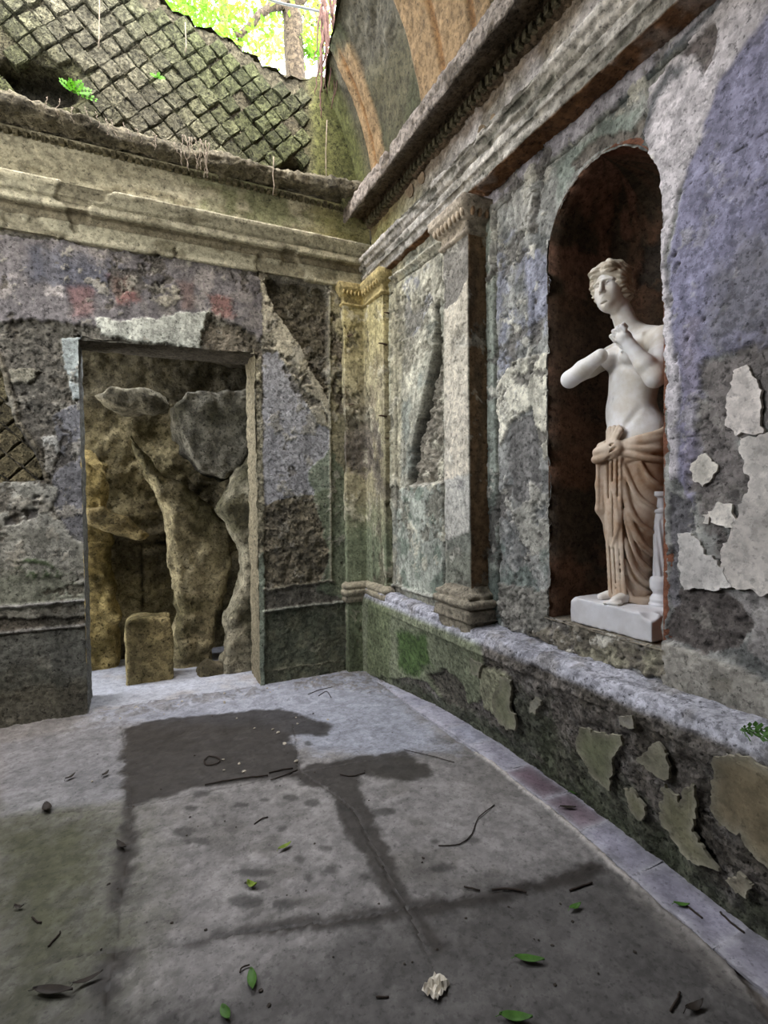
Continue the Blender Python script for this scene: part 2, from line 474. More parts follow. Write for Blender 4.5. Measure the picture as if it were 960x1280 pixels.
def plate(name, poly, ax, val, sgn, thick, mat, color, parent, px=True, step=.02, rag=.012, curl=.01, seed=0, edge=None, lift=0.0, rough=.4):
    """a loose sheet of plaster / slab: ragged outline, real thickness, curled rim"""
    uv = uvpoly(poly, ax, val) if px else list(poly)
    pts = []
    for i in range(len(uv)):
        a = np.array(uv[i]); b = np.array(uv[(i + 1) % len(uv)])
        k = max(1, int(np.linalg.norm(b - a) / (step * .4)))
        for j in range(k): pts.append(a + (b - a) * j / k)
    pts = np.array(pts)
    if rag:
        pts = pts + rag * np.stack([fbm(pts[:, 0], pts[:, 1], 14, 4, seed + 1, .7), fbm(pts[:, 0], pts[:, 1], 14, 4, seed + 2, .7)], 1)
    lo, hi = pts.min(0), pts.max(0)
    g = np.stack(np.meshgrid(np.arange(lo[0], hi[0], step), np.arange(lo[1], hi[1], step)), -1).reshape(-1, 2)
    sd = poly_sd(g[:, 0], g[:, 1], pts); g = g[sd < -.5 * step]
    allp = np.concatenate([pts, g]); nb = len(pts)
    vv, ee, ff, *_ = delaunay_2d_cdt([Vector(p) for p in allp], [(i, (i + 1) % nb) for i in range(nb)], [], 1, 1e-6)
    A = np.array([(v.x, v.y) for v in vv]); ff = [tuple(f) for f in ff]
    d = poly_sd(A[:, 0], A[:, 1], pts)
    rim = np.exp(-np.maximum(-d, 0) / .02)
    h = thick + lift + curl * rim * (.5 + .9 * fbm(A[:, 0], A[:, 1], 7, 2, seed + 3)) + .003 * fbm(A[:, 0], A[:, 1], 12, 4, seed + 4)
    a_, b_ = OTHER[ax]
    top = np.zeros((len(A), 3)); top[:, a_] = A[:, 0]; top[:, b_] = A[:, 1]; top[:, ax] = val + sgn * h
    bot = top.copy(); bot[:, ax] = val + sgn * (h - thick)
    n = len(A)
    cnt = {}
    for f in ff:
        for i in range(len(f)):
            e = (f[i], f[(i + 1) % len(f)]); cnt[e] = 1
    F = []
    v0, v1, v2 = (top[i] for i in ff[0]); nrm = np.cross(v1 - v0, v2 - v0)[ax] * sgn
    for f in ff:
        F.append(f if nrm > 0 else f[::-1]); F.append(tuple(i + n for i in (f[::-1] if nrm > 0 else f)))
    for (i, j) in cnt:
        if (j, i) not in cnt:
            q = (j, i, i + n, j + n); F.append(q if nrm > 0 else q[::-1])
    V = np.concatenate([top, bot])
    c0 = lin(color); ce = lin(edge if edge else [min(255, v * 1.12) for v in color])
    t = np.clip(rim * .8, 0, 1)[:, None]
    var = (1 + .35 * fbm(A[:, 0], A[:, 1], 12, 4, seed + 9) + .15 * fbm(A[:, 0], A[:, 1], 50, 2, seed + 8))[:, None]
    ctop = (c0 * (1 - t) + ce * t) * var
    cc = np.concatenate([ctop, ctop * .8]); cc = np.concatenate([cc, np.full((len(cc), 1), rough)], 1)
    me = mesh_np(name, V, F, cc, smooth=False)
    return link(name, me, mat, parent)


# ------------------------------------------------------------------ implicit surfaces (statue, rocks)
class SDF:
    def __init__(s, ax, ay, az, far=.08):
        s.x, s.y, s.z = (np.asarray(a, np.float32) for a in (ax, ay, az))
        s.f = np.full((len(s.x), len(s.y), len(s.z)), far, np.float32)

    def win(s, lo, hi):
        r = []
        for a, l, h in zip((s.x, s.y, s.z), lo, hi):
            i0 = np.searchsorted(a, l); i1 = np.searchsorted(a, h); r.append(slice(i0, max(i1, i0)))
        return tuple(r)

    def op(s, fn, lo, hi, k=.02, sub=False):
        w = s.win(np.array(lo) - k - .02, np.array(hi) + k + .02)
        X = s.x[w[0]][:, None, None]; Y = s.y[w[1]][None, :, None]; Z = s.z[w[2]][None, None, :]
        if X.size == 0 or Y.size == 0 or Z.size == 0: return
        d = fn(X, Y, Z); a = s.f[w]
        if sub:
            d = -d; h = np.maximum(k - np.abs(a - d), 0) / k; s.f[w] = np.maximum(a, d) + h * h * k * .25
        else:
            h = np.maximum(k - np.abs(a - d), 0) / k; s.f[w] = np.minimum(a, d) - h * h * k * .25

    def ell(s, c, r, k=.02, sub=False, M=None, disp=None):
        c = np.array(c, float); r = np.array(r, float)
        R = max(r) if M is not None else None
        ext = np.full(3, R) if M is not None else r

        def fn(X, Y, Z):
            x, y, z = X - c[0], Y - c[1], Z - c[2]
            if M is not None:
                x, y, z = (M[i][0] * x + M[i][1] * y + M[i][2] * z for i in range(3))
            q = np.sqrt((x / r[0]) ** 2 + (y / r[1]) ** 2 + (z / r[2]) ** 2)
            g = np.sqrt((x / r[0] ** 2) ** 2 + (y / r[1] ** 2) ** 2 + (z / r[2] ** 2) ** 2) + 1e-6
            d = q * (q - 1) / g
            if disp is not None: d = d + disp(x, y, z)
            return d
        s.op(fn, c - ext, c + ext, k, sub)

    def cone(s, a, b, ra, rb, k=.02, sub=False):
        a = np.array(a, float); b = np.array(b, float); e = b - a; L2 = e @ e + 1e-9
        m = max(ra, rb)

        def fn(X, Y, Z):
            t = np.clip(((X - a[0]) * e[0] + (Y - a[1]) * e[1] + (Z - a[2]) * e[2]) / L2, 0, 1)
            return np.sqrt((X - a[0] - t * e[0]) ** 2 + (Y - a[1] - t * e[1]) ** 2 + (Z - a[2] - t * e[2]) ** 2) - (ra + (rb - ra) * t)
        s.op(fn, np.minimum(a, b) - m, np.maximum(a, b) + m, k, sub)

    def chain(s, pts, rad, k=.01, sub=False):
        rad = [rad] * len(pts) if np.isscalar(rad) else rad
        for i in range(len(pts) - 1): s.cone(pts[i], pts[i + 1], rad[i], rad[i + 1], k, sub)

    def mesh(s):
        f = s.f; neg = f < 0
        c = neg[:-1, :-1, :-1].astype(np.int8)
        tot = np.zeros(c.shape, np.int8)
        for i in (0, 1):
            for j in (0, 1):
                for k in (0, 1):
                    tot += neg[i:f.shape[0] - 1 + i, j:f.shape[1] - 1 + j, k:f.shape[2] - 1 + k]
        act = np.argwhere((tot > 0) & (tot < 8))
        cid = np.full(c.shape, -1, np.int32); cid[act[:, 0], act[:, 1], act[:, 2]] = np.arange(len(act))
        sx, sy, sz = s.x, s.y, s.z
        acc = np.zeros((len(act), 3)); num = np.zeros(len(act))
        cor = [(i, j, k) for i in (0, 1) for j in (0, 1) for k in (0, 1)]
        for p in cor:
            for ax in range(3):
                if p[ax]: continue
                q = list(p); q[ax] = 1
                ia = act + np.array(p); ib = act + np.array(q)
                fa = f[ia[:, 0], ia[:, 1], ia[:, 2]]; fb = f[ib[:, 0], ib[:, 1], ib[:, 2]]
                cr_ = (fa < 0) != (fb < 0)
                t = np.where(cr_, fa / np.where(np.abs(fa - fb) < 1e-12, 1, fa - fb), 0)
                A = np.stack([sx[ia[:, 0]], sy[ia[:, 1]], sz[ia[:, 2]]], 1); B = np.stack([sx[ib[:, 0]], sy[ib[:, 1]], sz[ib[:, 2]]], 1)
                acc += np.where(cr_[:, None], A + (B - A) * t[:, None], 0); num += cr_
        V = acc / np.maximum(num, 1)[:, None]
        Fq = []
        for ax in range(3):
            lo = [slice(None)] * 3; hi = [slice(None)] * 3
            lo[ax] = slice(0, -1); hi[ax] = slice(1, None)
            cross = neg[tuple(lo)] != neg[tuple(hi)]
            e = np.argwhere(cross)
            b_, c_ = [(1, 2), (2, 0), (0, 1)][ax]
            ok = (e[:, b_] > 0) & (e[:, c_] > 0) & (e[:, b_] < f.shape[b_] - 1) & (e[:, c_] < f.shape[c_] - 1)
            e = e[ok]
            q = []
            for db, dc in ((-1, -1), (0, -1), (0, 0), (-1, 0)):
                g = e.copy(); g[:, b_] += db; g[:, c_] += dc
                q.append(cid[g[:, 0], g[:, 1], g[:, 2]])
            q = np.stack(q, 1)
            inside = neg[e[:, 0], e[:, 1], e[:, 2]]
            q = np.where(inside[:, None], q, q[:, ::-1])
            Fq.append(q[(q >= 0).all(1)])
        return V, np.concatenate(Fq)


# ================================================================== THE SETTING
def S(**k): k['kind'] = 'structure'; return k


# ------------------------------------------------------------------ floor
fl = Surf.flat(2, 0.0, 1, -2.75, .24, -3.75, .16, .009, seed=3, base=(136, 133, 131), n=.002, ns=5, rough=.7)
big = fbm(fl.U, fl.V, 1.6, 4, 77)
fl.apply(sst(-.2, .5, big), c=(108, 105, 101), al=.7)
fl.apply(sst(.1, .5, fbm(fl.U, fl.V, 5, 4, 78)), c=(98, 95, 90), al=.55)
fl.paint([(90, 820), (470, 835), (560, 935), (480, 945), (360, 935), (350, 905), (100, 905)], (160, 164, 176), soft=.12, rag=.1, al=.8)  # paler bluish colour stands for daylight pooled near the back wall
fl.paint([(-60, 1015), (150, 1005), (165, 1100), (150, 1300), (-60, 1300)], (72, 74, 50), soft=.3, rag=.15, al=.9)  # algae green, darkened further to imitate weak light at lower left
fl.paint([(0, 930), (150, 900), (160, 1000), (0, 1020)], (140, 140, 144), soft=.05, al=.6)
fl.apply(1 - sst(-2.62, -2.40, fl.V + .35 * (fl.U + .9) * .2 + .1 * fl.wu), c=(78, 76, 74), al=.8)  # front slabs darkened in colour to steepen the daylight fall-off
WETC = (52, 48, 45)
for pl_ in ([(152, 912), (200, 898), (300, 890), (350, 885), (420, 906), (412, 917), (358, 920), (376, 955), (368, 972), (300, 976), (240, 988), (190, 1000), (165, 1015), (155, 960)],
            [(355, 965), (440, 946), (505, 938), (540, 964), (532, 975), (500, 974), (445, 968), (462, 1010), (492, 1072), (514, 1122), (500, 1136), (468, 1095), (428, 1030), (408, 985), (370, 980)],
            [(235, 1174), (340, 1152), (500, 1128), (620, 1112), (700, 1090), (740, 1076), (770, 1085), (745, 1100), (620, 1126), (520, 1150), (380, 1163), (240, 1179)],
            [(510, 1138), (530, 1150), (556, 1172), (558, 1193), (540, 1192), (514, 1166)],
            [(150, 930), (172, 1000), (168, 1080), (150, 1142), (136, 1142), (145, 1060), (156, 1000)],
            [(120, 1192), (172, 1184), (152, 1230), (132, 1264), (118, 1264)]):
    fl.paint(pl_, WETC, soft=.022, rag=.035, al=.9, wet=.8, r=.3)
for x, y, a, b in ((230, 1040, 14, 7), (300, 1006, 9, 4), (365, 997, 9, 5), (240, 1010, 11, 4), (352, 1035, 7, 4), (415, 1088, 9, 6), (375, 1075, 8, 5), (388, 1095, 7, 5),
                   (322, 1108, 15, 8), (320, 1090, 28, 6), (305, 1128, 24, 8), (355, 1130, 22, 7), (430, 1010, 8, 4), (480, 1015, 14, 5), (555, 1085, 14, 6), (455, 1095, 8, 5), (470, 1160, 8, 3),
                   (545, 1052, 7, 4), (590, 1050, 12, 5), (400, 918, 12, 3), (385, 930, 6, 3), (410, 1060, 10, 4), (246, 1052, 20, 5), (330, 1000, 8, 3), (390, 1003, 9, 5), (250, 993, 12, 4)):
    pl_ = [(x + a * math.cos(t), y + b * math.sin(t)) for t in np.linspace(0, 6.28, 9)[:-1]]
    fl.paint(pl_, (54, 52, 50), soft=.012, rag=.02, al=.75, wet=.5)
for ln in ([(-40, 1024), (160, 1010), (370, 966), (560, 934)], [(150, 905), (165, 1010), (150, 1140), (128, 1275)], [(366, 905), (372, 960), (440, 1010), (508, 1136), (560, 1250)],
           [(-40, 1215), (240, 1176), (506, 1138), (770, 1080)]):
    fl.line(ln, .003, (70, 66, 62), h=-.006, soft=.003, rag=.012, add=True, al=.6)
KERB = [(594, 941), (615, 955), (640, 976), (695, 1017), (750, 1067), (790, 1102), (825, 1137), (850, 1156), (890, 1192), (990, 1285)]
fl.paint([(470, 848), (509, 882), (544, 906), (594, 941), (640, 976), (695, 1017), (750, 1067), (825, 1137), (990, 1285), (1060, 1260), (980, 1170), (800, 1040), (640, 925), (520, 850)], (158, 158, 166), h=-.004, soft=.006, rag=.012)
fl.line(KERB, .013, (190, 184, 178), h=.012, soft=.007, rag=.014, add=True)
fl.paint([(780, 1100), (860, 1150), (990, 1270), (900, 1230), (840, 1175), (800, 1130)], (120, 116, 112), soft=.03, rag=.05, al=.7)
fl.line([(885, 1172), (925, 1215), (950, 1250), (975, 1285)], .010, (84, 78, 72), h=-.01, soft=.01, rag=.02, add=True)
fl.paint([(370, 838), (470, 835), (500, 870), (430, 862), (360, 862)], (118, 112, 104), n=.012, h=.006, soft=.03, rag=.06, add=True, al=.7, spk=(22, -.1, .25))
fl.paint([(0, 905), (110, 885), (250, 868), (330, 856), (330, 868), (200, 890), (0, 935)], (120, 117, 114), h=.006, n=.01, soft=.03, rag=.04, add=True, al=.6, spk=(16, -.2, .2))
flb = Surf.flat(2, 0.0, 1, -3.9, .06, -6.2, -3.75, .08, base=(130, 128, 122), n=.002)
flc = Surf.flat(2, 0.0, 1, -3.9, -2.75, -3.75, .16, .05, base=(80, 80, 62), n=.002)
fld = Surf.flat(2, 0.0, 1, -3.9, -.2, .10, 2.6, .03, seed=5, base=(170, 174, 184), n=.006, ns=4)
fld.apply(sst(.0, .5, fbm(fld.U, fld.V, 4, 4, 71)), c=(150, 142, 132), al=.6)
fl.grime(.75, .35)
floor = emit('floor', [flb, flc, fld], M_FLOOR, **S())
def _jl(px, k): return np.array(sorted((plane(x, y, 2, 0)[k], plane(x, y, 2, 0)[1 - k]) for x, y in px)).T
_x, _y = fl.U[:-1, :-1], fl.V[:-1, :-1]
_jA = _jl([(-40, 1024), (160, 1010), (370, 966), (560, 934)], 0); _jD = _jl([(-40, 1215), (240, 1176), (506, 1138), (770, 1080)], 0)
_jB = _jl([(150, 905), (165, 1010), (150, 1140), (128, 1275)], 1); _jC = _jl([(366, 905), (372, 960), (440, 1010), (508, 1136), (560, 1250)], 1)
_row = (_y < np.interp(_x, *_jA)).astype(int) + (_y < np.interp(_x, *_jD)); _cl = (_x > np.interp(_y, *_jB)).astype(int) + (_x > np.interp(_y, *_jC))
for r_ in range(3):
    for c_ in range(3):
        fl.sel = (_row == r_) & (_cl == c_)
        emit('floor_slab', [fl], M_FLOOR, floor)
slab_v = [(x, y, z) for x in (-4.2, 1.2) for y in (-6.5, 3) for z in (-.3, -.06)]
link('ground', mesh_np('ground', slab_v, [(0, 1, 3, 2), (4, 6, 7, 5), (0, 4, 5, 1), (2, 3, 7, 6), (0, 2, 6, 4), (1, 5, 7, 3)], np.array([*lin((120, 114, 104)), 1]), smooth=False), M_FLOOR, **S())
def bench_foot(y): return np.interp(-np.asarray(y), [-.12, .2, .47, .95, 1.47, 2.24, 2.6, 3.13, 6.2], [.0, .02, .071, .165, .19, .177, .144, .097, .09])
# marble border pieces set along the foot of the right wall
yy = -.25
for i, (L_, c) in enumerate(((.34, (172, 173, 186)), (.30, (164, 164, 178)), (.36, (176, 175, 188)), (.28, (160, 161, 174)), (.33, (168, 166, 178)), (.30, (104, 88, 96)), (.26, (112, 98, 106)), (.30, (150, 148, 162)), (.35, (146, 144, 158)), (.34, (150, 148, 160)))):
    y1 = yy - L_
    kx = lambda y: float(np.interp(-y, [.25, .8, 1.36, 1.76, 1.95, 2.27, 2.57, 2.88, 3.4], [-.03, -.03, -.005, .004, -.010, -.012, -.045, -.090, -.13])) + .012
    fx = lambda y: float(bench_foot(y)) - .004
    plate('border_stone', [(kx(yy), yy - .001), (fx(yy), yy - .001), (fx(y1), y1 + .001), (kx(y1), y1 + .001)], 2, -.006, 1, .010, M_FLOOR, c, floor, px=False, step=.02, rag=.012, curl=.0, seed=40 + i, edge=(180, 179, 186))
    yy = y1

# ------------------------------------------------------------------ back wall with the doorway
DOOR = [(-2.10, -.2), (-.892, -.2), (-.872, 2.655), (-1.2, 2.64), (-1.7, 2.63), (-2.092, 2.615)]
wb = Surf.flat(1, .10, -1, -2.72, .16, -.02, 3.36, .0085, seed=11, base=(116, 112, 102), n=.006, ns=18, rough=.8)
wb.apply(sst(.1, .5, fbm(wb.U, wb.V, 7, 4, 21)), c=(136, 132, 120), al=.6)
wb.paint([(-60, 285), (320, 338), (326, 352), (335, 440), (300, 440), (268, 428), (210, 425), (120, 412), (60, 402), (-60, 405)], (112, 108, 108), h=.014, rag=.03, r=.35)
wb.paint([(-60, 285), (320, 338), (326, 440), (120, 412), (-60, 405)], (146, 140, 134), al=.7, spk=(9, .0, .4), soft=.02)
wb.paint([(30, 310), (130, 325), (180, 345), (170, 365), (90, 368), (40, 355)], (78, 81, 92), al=.75, soft=.05, rag=.06)
wb.paint([(140, 343), (163, 346), (172, 378), (146, 380)], (146, 96, 86), al=.6, soft=.03, rag=.05)
wb.paint([(262, 370), (290, 372), (293, 396), (266, 400)], (146, 98, 86), al=.55, soft=.02, rag=.04)
wb.paint([(84, 362), (112, 362), (120, 396), (92, 400)], (132, 96, 94), al=.6, soft=.03, rag=.04)
wb.paint([(222, 355), (240, 352), (240, 385), (226, 388)], (128, 100, 90), al=.5, soft=.03, rag=.03)
wb.paint([(190, 358), (222, 360), (226, 380), (205, 385), (188, 378)], (172, 166, 148), h=.018, al=.9, rag=.03, spk=(25, -.4, .0))
wb.paint([(54, 362), (80, 360), (78, 372), (58, 372)], (170, 164, 160), al=.8, rag=.03)
wb.paint([(122, 400), (132, 396), (150, 400), (190, 398), (262, 390), (263, 416), (246, 437), (205, 432), (150, 422), (126, 420)], (184, 186, 174), h=.02, rag=.03, r=.25)
wb.paint([(258, 392), (300, 410), (328, 432), (328, 448), (262, 440), (252, 425)], (132, 124, 108), h=-.005, n=.02, rag=.03, r=1)
wb.paint([(-60, 405), (60, 402), (98, 414), (99, 455), (95, 520), (64, 545), (30, 500), (16, 445), (-60, 430)], (112, 108, 98), h=-.008, n=.022, rag=.04, r=1)
wb.paint([(14, 462), (50, 462), (48, 476), (14, 480)], (150, 146, 128), h=.01, rag=.03)
wb.paint([(76, 424), (100, 420), (101, 500), (92, 500), (80, 450)], (150, 157, 154), h=.012, rag=.02, r=.2)
wb.paint([(52, 545), (76, 545), (74, 566), (68, 596), (58, 590)], (168, 168, 160), h=.012, rag=.025, r=.2)
wb.paint([(66, 520), (101, 500), (108, 690), (88, 672), (70, 640), (66, 605), (76, 560)], (118, 118, 120), h=.004, n=.004, rag=.02, r=.4)
wb.paint([(-60, 606), (60, 602), (73, 612), (62, 642), (84, 662), (90, 675), (108, 680), (110, 770), (-60, 775)], (152, 152, 142), h=.012, rag=.03, r=.3)
wb.paint([(-60, 606), (60, 602), (108, 680), (110, 770), (-60, 775)], (118, 118, 108), al=.7, spk=(8, .05, .3), soft=.01)
for q in ([(6, 648), (22, 642), (26, 655), (6, 656)], [(28, 637), (48, 637), (46, 648), (34, 650)], [(42, 620), (51, 619), (51, 623), (43, 624)], [(42, 627), (48, 627), (47, 632), (42, 632)], [(49, 627), (56, 628), (56, 632), (50, 632)], [(57, 620), (62, 620), (62, 622), (58, 622)]):
    wb.paint(q, (98, 96, 92), h=.0, rag=.006, soft=.003)
wb.paint([(14, 698), (40, 702), (90, 714), (84, 721), (50, 722), (20, 712)], (56, 76, 40), al=.85, h=.004, n=.01, add=True, soft=.015, rag=.05, spk=(20, -.3, .1))
wb.paint([(-60, 700), (110, 730), (108, 756), (-60, 765)], (104, 112, 92), al=.5, soft=.04, rag=.06)
wb.paint([(-60, 802), (106, 784), (114, 905), (-60, 935)], (108, 110, 104), h=.004, n=.003, rag=.01, r=.4)
wb.paint([(-60, 802), (106, 784), (114, 905), (-60, 935)], (84, 86, 76), al=.6, spk=(4, -.1, .4), soft=.02)
wb.paint([(-60, 870), (114, 850), (114, 905), (-60, 935)], (98, 94, 80), al=.6, soft=.06, rag=.05)
wb.paint([(50, 765), (100, 758), (96, 782), (55, 786)], (92, 92, 84), al=.7, soft=.02, rag=.03)
# right of the door
wb.paint([(328, 445), (345, 438), (372, 470), (395, 520), (412, 540), (412, 622), (350, 642), (328, 642)], (158, 158, 160), h=.003, n=.004, rag=.02, r=.45)
wb.paint([(328, 632), (412, 612), (413, 727), (330, 738)], (134, 126, 106), h=.002, n=.02, rag=.03, r=1)
wb.paint([(328, 632), (412, 612), (413, 727), (330, 738)], (92, 88, 76), al=.7, spk=(16, .0, .3), soft=.01)
wb.paint([(322, 338), (334, 343), (346, 385), (374, 430), (400, 475), (412, 500), (413, 538), (395, 528), (368, 475), (345, 438), (328, 440), (326, 360)], (168, 162, 142), h=.012, rag=.025, r=.3)
wb.paint([(331, 348), (409, 364), (411, 494), (396, 474), (372, 430), (346, 390), (335, 370)], (104, 98, 82), h=-.045, n=.022, rag=.02, r=1)
wb.paint([(340, 400), (372, 450), (400, 500), (412, 530), (385, 520), (350, 460)], (110, 106, 96), al=.8, n=.012, h=.002, spk=(12, .0, .2), r=1)
wb.paint([(412, 350), (436, 360), (436, 740), (414, 745)], (150, 144, 116), h=.008, rag=.012, r=.5)
wb.paint([(412, 390), (434, 400), (434, 520), (414, 520)], (124, 116, 100), h=-.002, n=.015, rag=.03, spk=(10, -.2, .1), r=1)
wb.paint([(385, 590), (412, 560), (436, 600), (436, 752), (395, 740), (412, 700)], (118, 128, 106), h=.008, al=.85, rag=.03, r=.3)
wb.line([(411.5, 366), (412, 600), (413, 725)], .008, (150, 146, 124), h=.02, rag=.006, add=True)
wb.paint([(314, 450), (326, 446), (330, 640), (330, 862), (319, 856), (316, 640)], (166, 160, 136), h=.006, n=.016, rag=.01, r=1)
wb.paint([(318, 700), (330, 690), (331, 862), (319, 858)], (150, 160, 142), h=.012, rag=.012, r=.3)
wb.paint([(331, 764), (431, 753), (433, 842), (331, 862)], (92, 96, 80), h=-.004, n=.005, rag=.012, r=.6)
wb.paint([(331, 764), (431, 753), (433, 842), (331, 862)], (112, 112, 92), al=.7, spk=(7, .05, .4))
wb.line([(340, 838), (428, 826)], .004, (150, 146, 124), h=.006, add=True, rag=.02)
wb.line([(330, 763), (431, 752)], .010, (160, 162, 148), h=.022, rag=.01, add=True)
wb.line([(330, 736), (370, 732), (417, 724)], .008, (150, 146, 128), h=.02, rag=.02, add=True)
for yz in (.632, .806):
    wb.line([(-2.75, yz), (-2.09, yz)], .010, (150, 150, 146), h=.020, rag=.008, add=True, px=False)
wb.line([(-20, 420), (4, 450), (10, 490), (24, 530), (44, 562), (60, 600)], .016, (122, 116, 100), h=.03, n=.012, rag=.02)
HOLE_L = [(-60, 440), (2, 462), (7, 494), (20, 532), (40, 564), (56, 600), (-60, 606)]
wb.paint(HOLE_L, (84, 80, 66), h=-.07, n=.01, rag=.006, r=1)
wb.decay((104, 98, 86), (160, 156, 142), .8 * (.25 + .75 * sst(.62, .9, wb.V)), .26, .22)
wb.grime(.8)
wb.cut(DOOR)
wbl = Surf.flat(1, .10, -1, -3.92, -2.72, -.02, 3.36, .04, base=(118, 114, 106), n=.008)
# reveals
rl = Surf.flat(0, -2.095, 1, .085, .48, -.02, 2.66, .02, seed=4, base=(128, 130, 128), n=.010)
rr = Surf.flat(0, -.885, -1, .085, .42, -.02, 2.68, .02, seed=4, base=(130, 122, 100), n=.02)
so = Surf.flat(2, 2.635, -1, -2.12, -.85, .085, .46, .02, seed=4, base=(98, 92, 82), n=.016)
wall_back = emit('wall_back', [wb, wbl, rl, rr, so], M_ROUGH, **S())

# exposed net-work stones in the hollow on the left of the back wall
hp = uvpoly(HOLE_L, 1, .1)


def tuff_block(parent, cx, cz, ya, side, seed, dep=.05, mat=M_TUFF, col=(140, 136, 112), tilt=0.0):
    """a small square tuff stone set on its corner, face towards the room (-y)"""
    r_ = random.Random(seed); k = side * .5 * r_.uniform(.95, 1.04)
    V = []; _k = r_.uniform(.82, 1.12); cc = lin([v * _k for v in col])
    for lay, (sc_, yy_) in enumerate(((1.0, 0.05), (.99, -.55 * dep), (.86, -dep))):
        for i in range(8):
            a = math.pi / 4 * i
            rad = (1.0 if i % 2 == 0 else .74) * k * 1.32 * sc_ * r_.uniform(.90, 1.06)
            V.append((cx + rad * math.cos(a + tilt), ya + yy_ + r_.uniform(-.008, .008), cz + rad * math.sin(a + tilt)))
    V.append((cx, ya - dep * r_.uniform(.7, 1.25), cz))
    F = []
    for l in (0, 1):
        for i in range(8):
            F.append((l * 8 + i, l * 8 + (i + 1) % 8, (l + 1) * 8 + (i + 1) % 8, (l + 1) * 8 + i))
    for i in range(8): F.append((16 + i, 16 + (i + 1) % 8, 24))
    me = mesh_np('tuff_block', V, F, np.array([*cc, 1.0]), smooth=False)
    return link('tuff_block', me, mat, parent)


def in_poly(p, poly):
    return poly_sd(np.array([p[0]]), np.array([p[1]]), poly)[0]


sd_ = .125; k_ = 0
for i in range(-8, 9):
    for j in range(-8, 9):
        cx, cz = -2.62 + (i + j) * sd_ * .707, 2.0 + (i - j) * sd_ * .707
        if -2.75 < cx and in_poly((cx, cz), hp) < .02:
            tuff_block(wall_back, cx, cz, .175, sd_, 500 + k_, .03, col=(116, 108, 82)); k_ += 1

# scratched letters on the pale plaster
tc = bpy.data.curves.new('scratched_lettering', 'FONT'); tc.body = 'SALVATORE'; tc.size = .072; tc.extrude = .0015; tc.space_character = 1.12
M_SCR = plain('scratch_grey', (104, 104, 98), .95, .2)  # faint grey letters, slightly darker than the plaster
to = link('scratched_lettering', tc, M_SCR, wall_back)
tp = plane(40, 698, 1, .082); to.location = tuple(tp); to.rotation_euler = (math.pi / 2, math.radians(2), 0); to.scale = (.62, 1, 1)

# ------------------------------------------------------------------ right wall: two bays, pilasters, niche
XB, XP, XN = .10, .04, .18
YC = -2.353; HW = .327; ZS = 2.70; ZT = 3.035
bay = Surf.flat(0, XB, -1, -1.32, .13, .60, 3.40, .0085, seed=31, base=(168, 166, 150), n=.005, ns=18, rough=.8)
bay.apply(sst(-.05, .35, fbm(bay.U, bay.V, 6, 5, 41, .6)), c=(140, 144, 134), al=.9, h=-.004, add=True)
bay.apply(sst(.2, .4, fbm(bay.U, bay.V, 12, 5, 42, .6)), c=(118, 120, 110), al=.8, h=-.005, add=True)
bay.paint([(480, 330), (505, 320), (500, 610), (480, 610)], (180, 172, 142), al=.6, soft=.03)
bay.paint([(520, 330), (552, 300), (552, 360), (530, 440), (512, 520), (498, 520), (500, 400)], (190, 186, 168), al=.7, soft=.01, rag=.05, spk=(8, -.2, .1), r=.4)
bay.paint([(500, 360), (535, 330), (540, 380), (510, 440)], (138, 140, 148), al=.7, soft=.02, rag=.06, spk=(7, -.1, .2))
bay.paint([(549, 378), (553, 470), (553, 602), (511, 608), (516, 560), (530, 500), (541, 450)], (136, 130, 116), h=-.055, n=.06, rag=.02, r=1)
bay.line([(548, 380), (541, 450), (529, 500), (516, 560), (511, 604)], .020, (60, 54, 44), h=-.13, soft=.010, rag=.014)
bay.paint([(498, 612), (553, 604), (556, 745), (495, 732)], (168, 172, 160), h=.006, rag=.02, r=.4)
bay.paint([(498, 612), (553, 604), (556, 745), (495, 732)], (112, 124, 110), al=.8, spk=(9, .0, .3), soft=.01)
bay.line([(511, 607), (554, 602)], .012, (178, 174, 160), h=.014, add=True, rag=.015)
bay.line([(494, 345), (496, 600), (495, 735)], .008, (112, 108, 92), h=-.03, rag=.006)
bay.line([(487, 348), (489, 600), (488, 735)], .014, (176, 174, 152), h=.014, rag=.01, add=True)
bay.line([(490, 348), (553, 303)], .012, (186, 182, 164), h=.03, rag=.01, add=True)
bay.line([(494, 354), (553, 312)], .006, (100, 96, 84), h=-.02, rag=.006)  # groove coloured dark as the shading below the moulding
bay.line([(488, 730), (552, 748)], .012, (176, 176, 164), h=.03, rag=.015, add=True)
bay.line([(552, 300), (556, 745)], .006, (110, 108, 96), h=-.02, rag=.01)
bay.line([(487, 430), (556, 413)], .0015, (80, 78, 72), soft=.0015)

bay.decay((126, 122, 108), (200, 196, 176), .9, .22, .3)
bay.grime(1.0)
nic = Surf.flat(0, XN, -1, -3.36, -1.40, .62, 3.36, .0068, seed=51, base=(162, 162, 156), n=.004, ns=16, rough=.7)
nic.apply(sst(-.02, .25, fbm(nic.U, nic.V, 4, 5, 61, .6)), c=(134, 134, 130), al=.95, h=-.006, add=True)
nic.apply(sst(.15, .35, fbm(nic.U, nic.V, 8, 5, 62, .6)), c=(112, 114, 112), al=.85, h=-.006, n=.004, add=True)
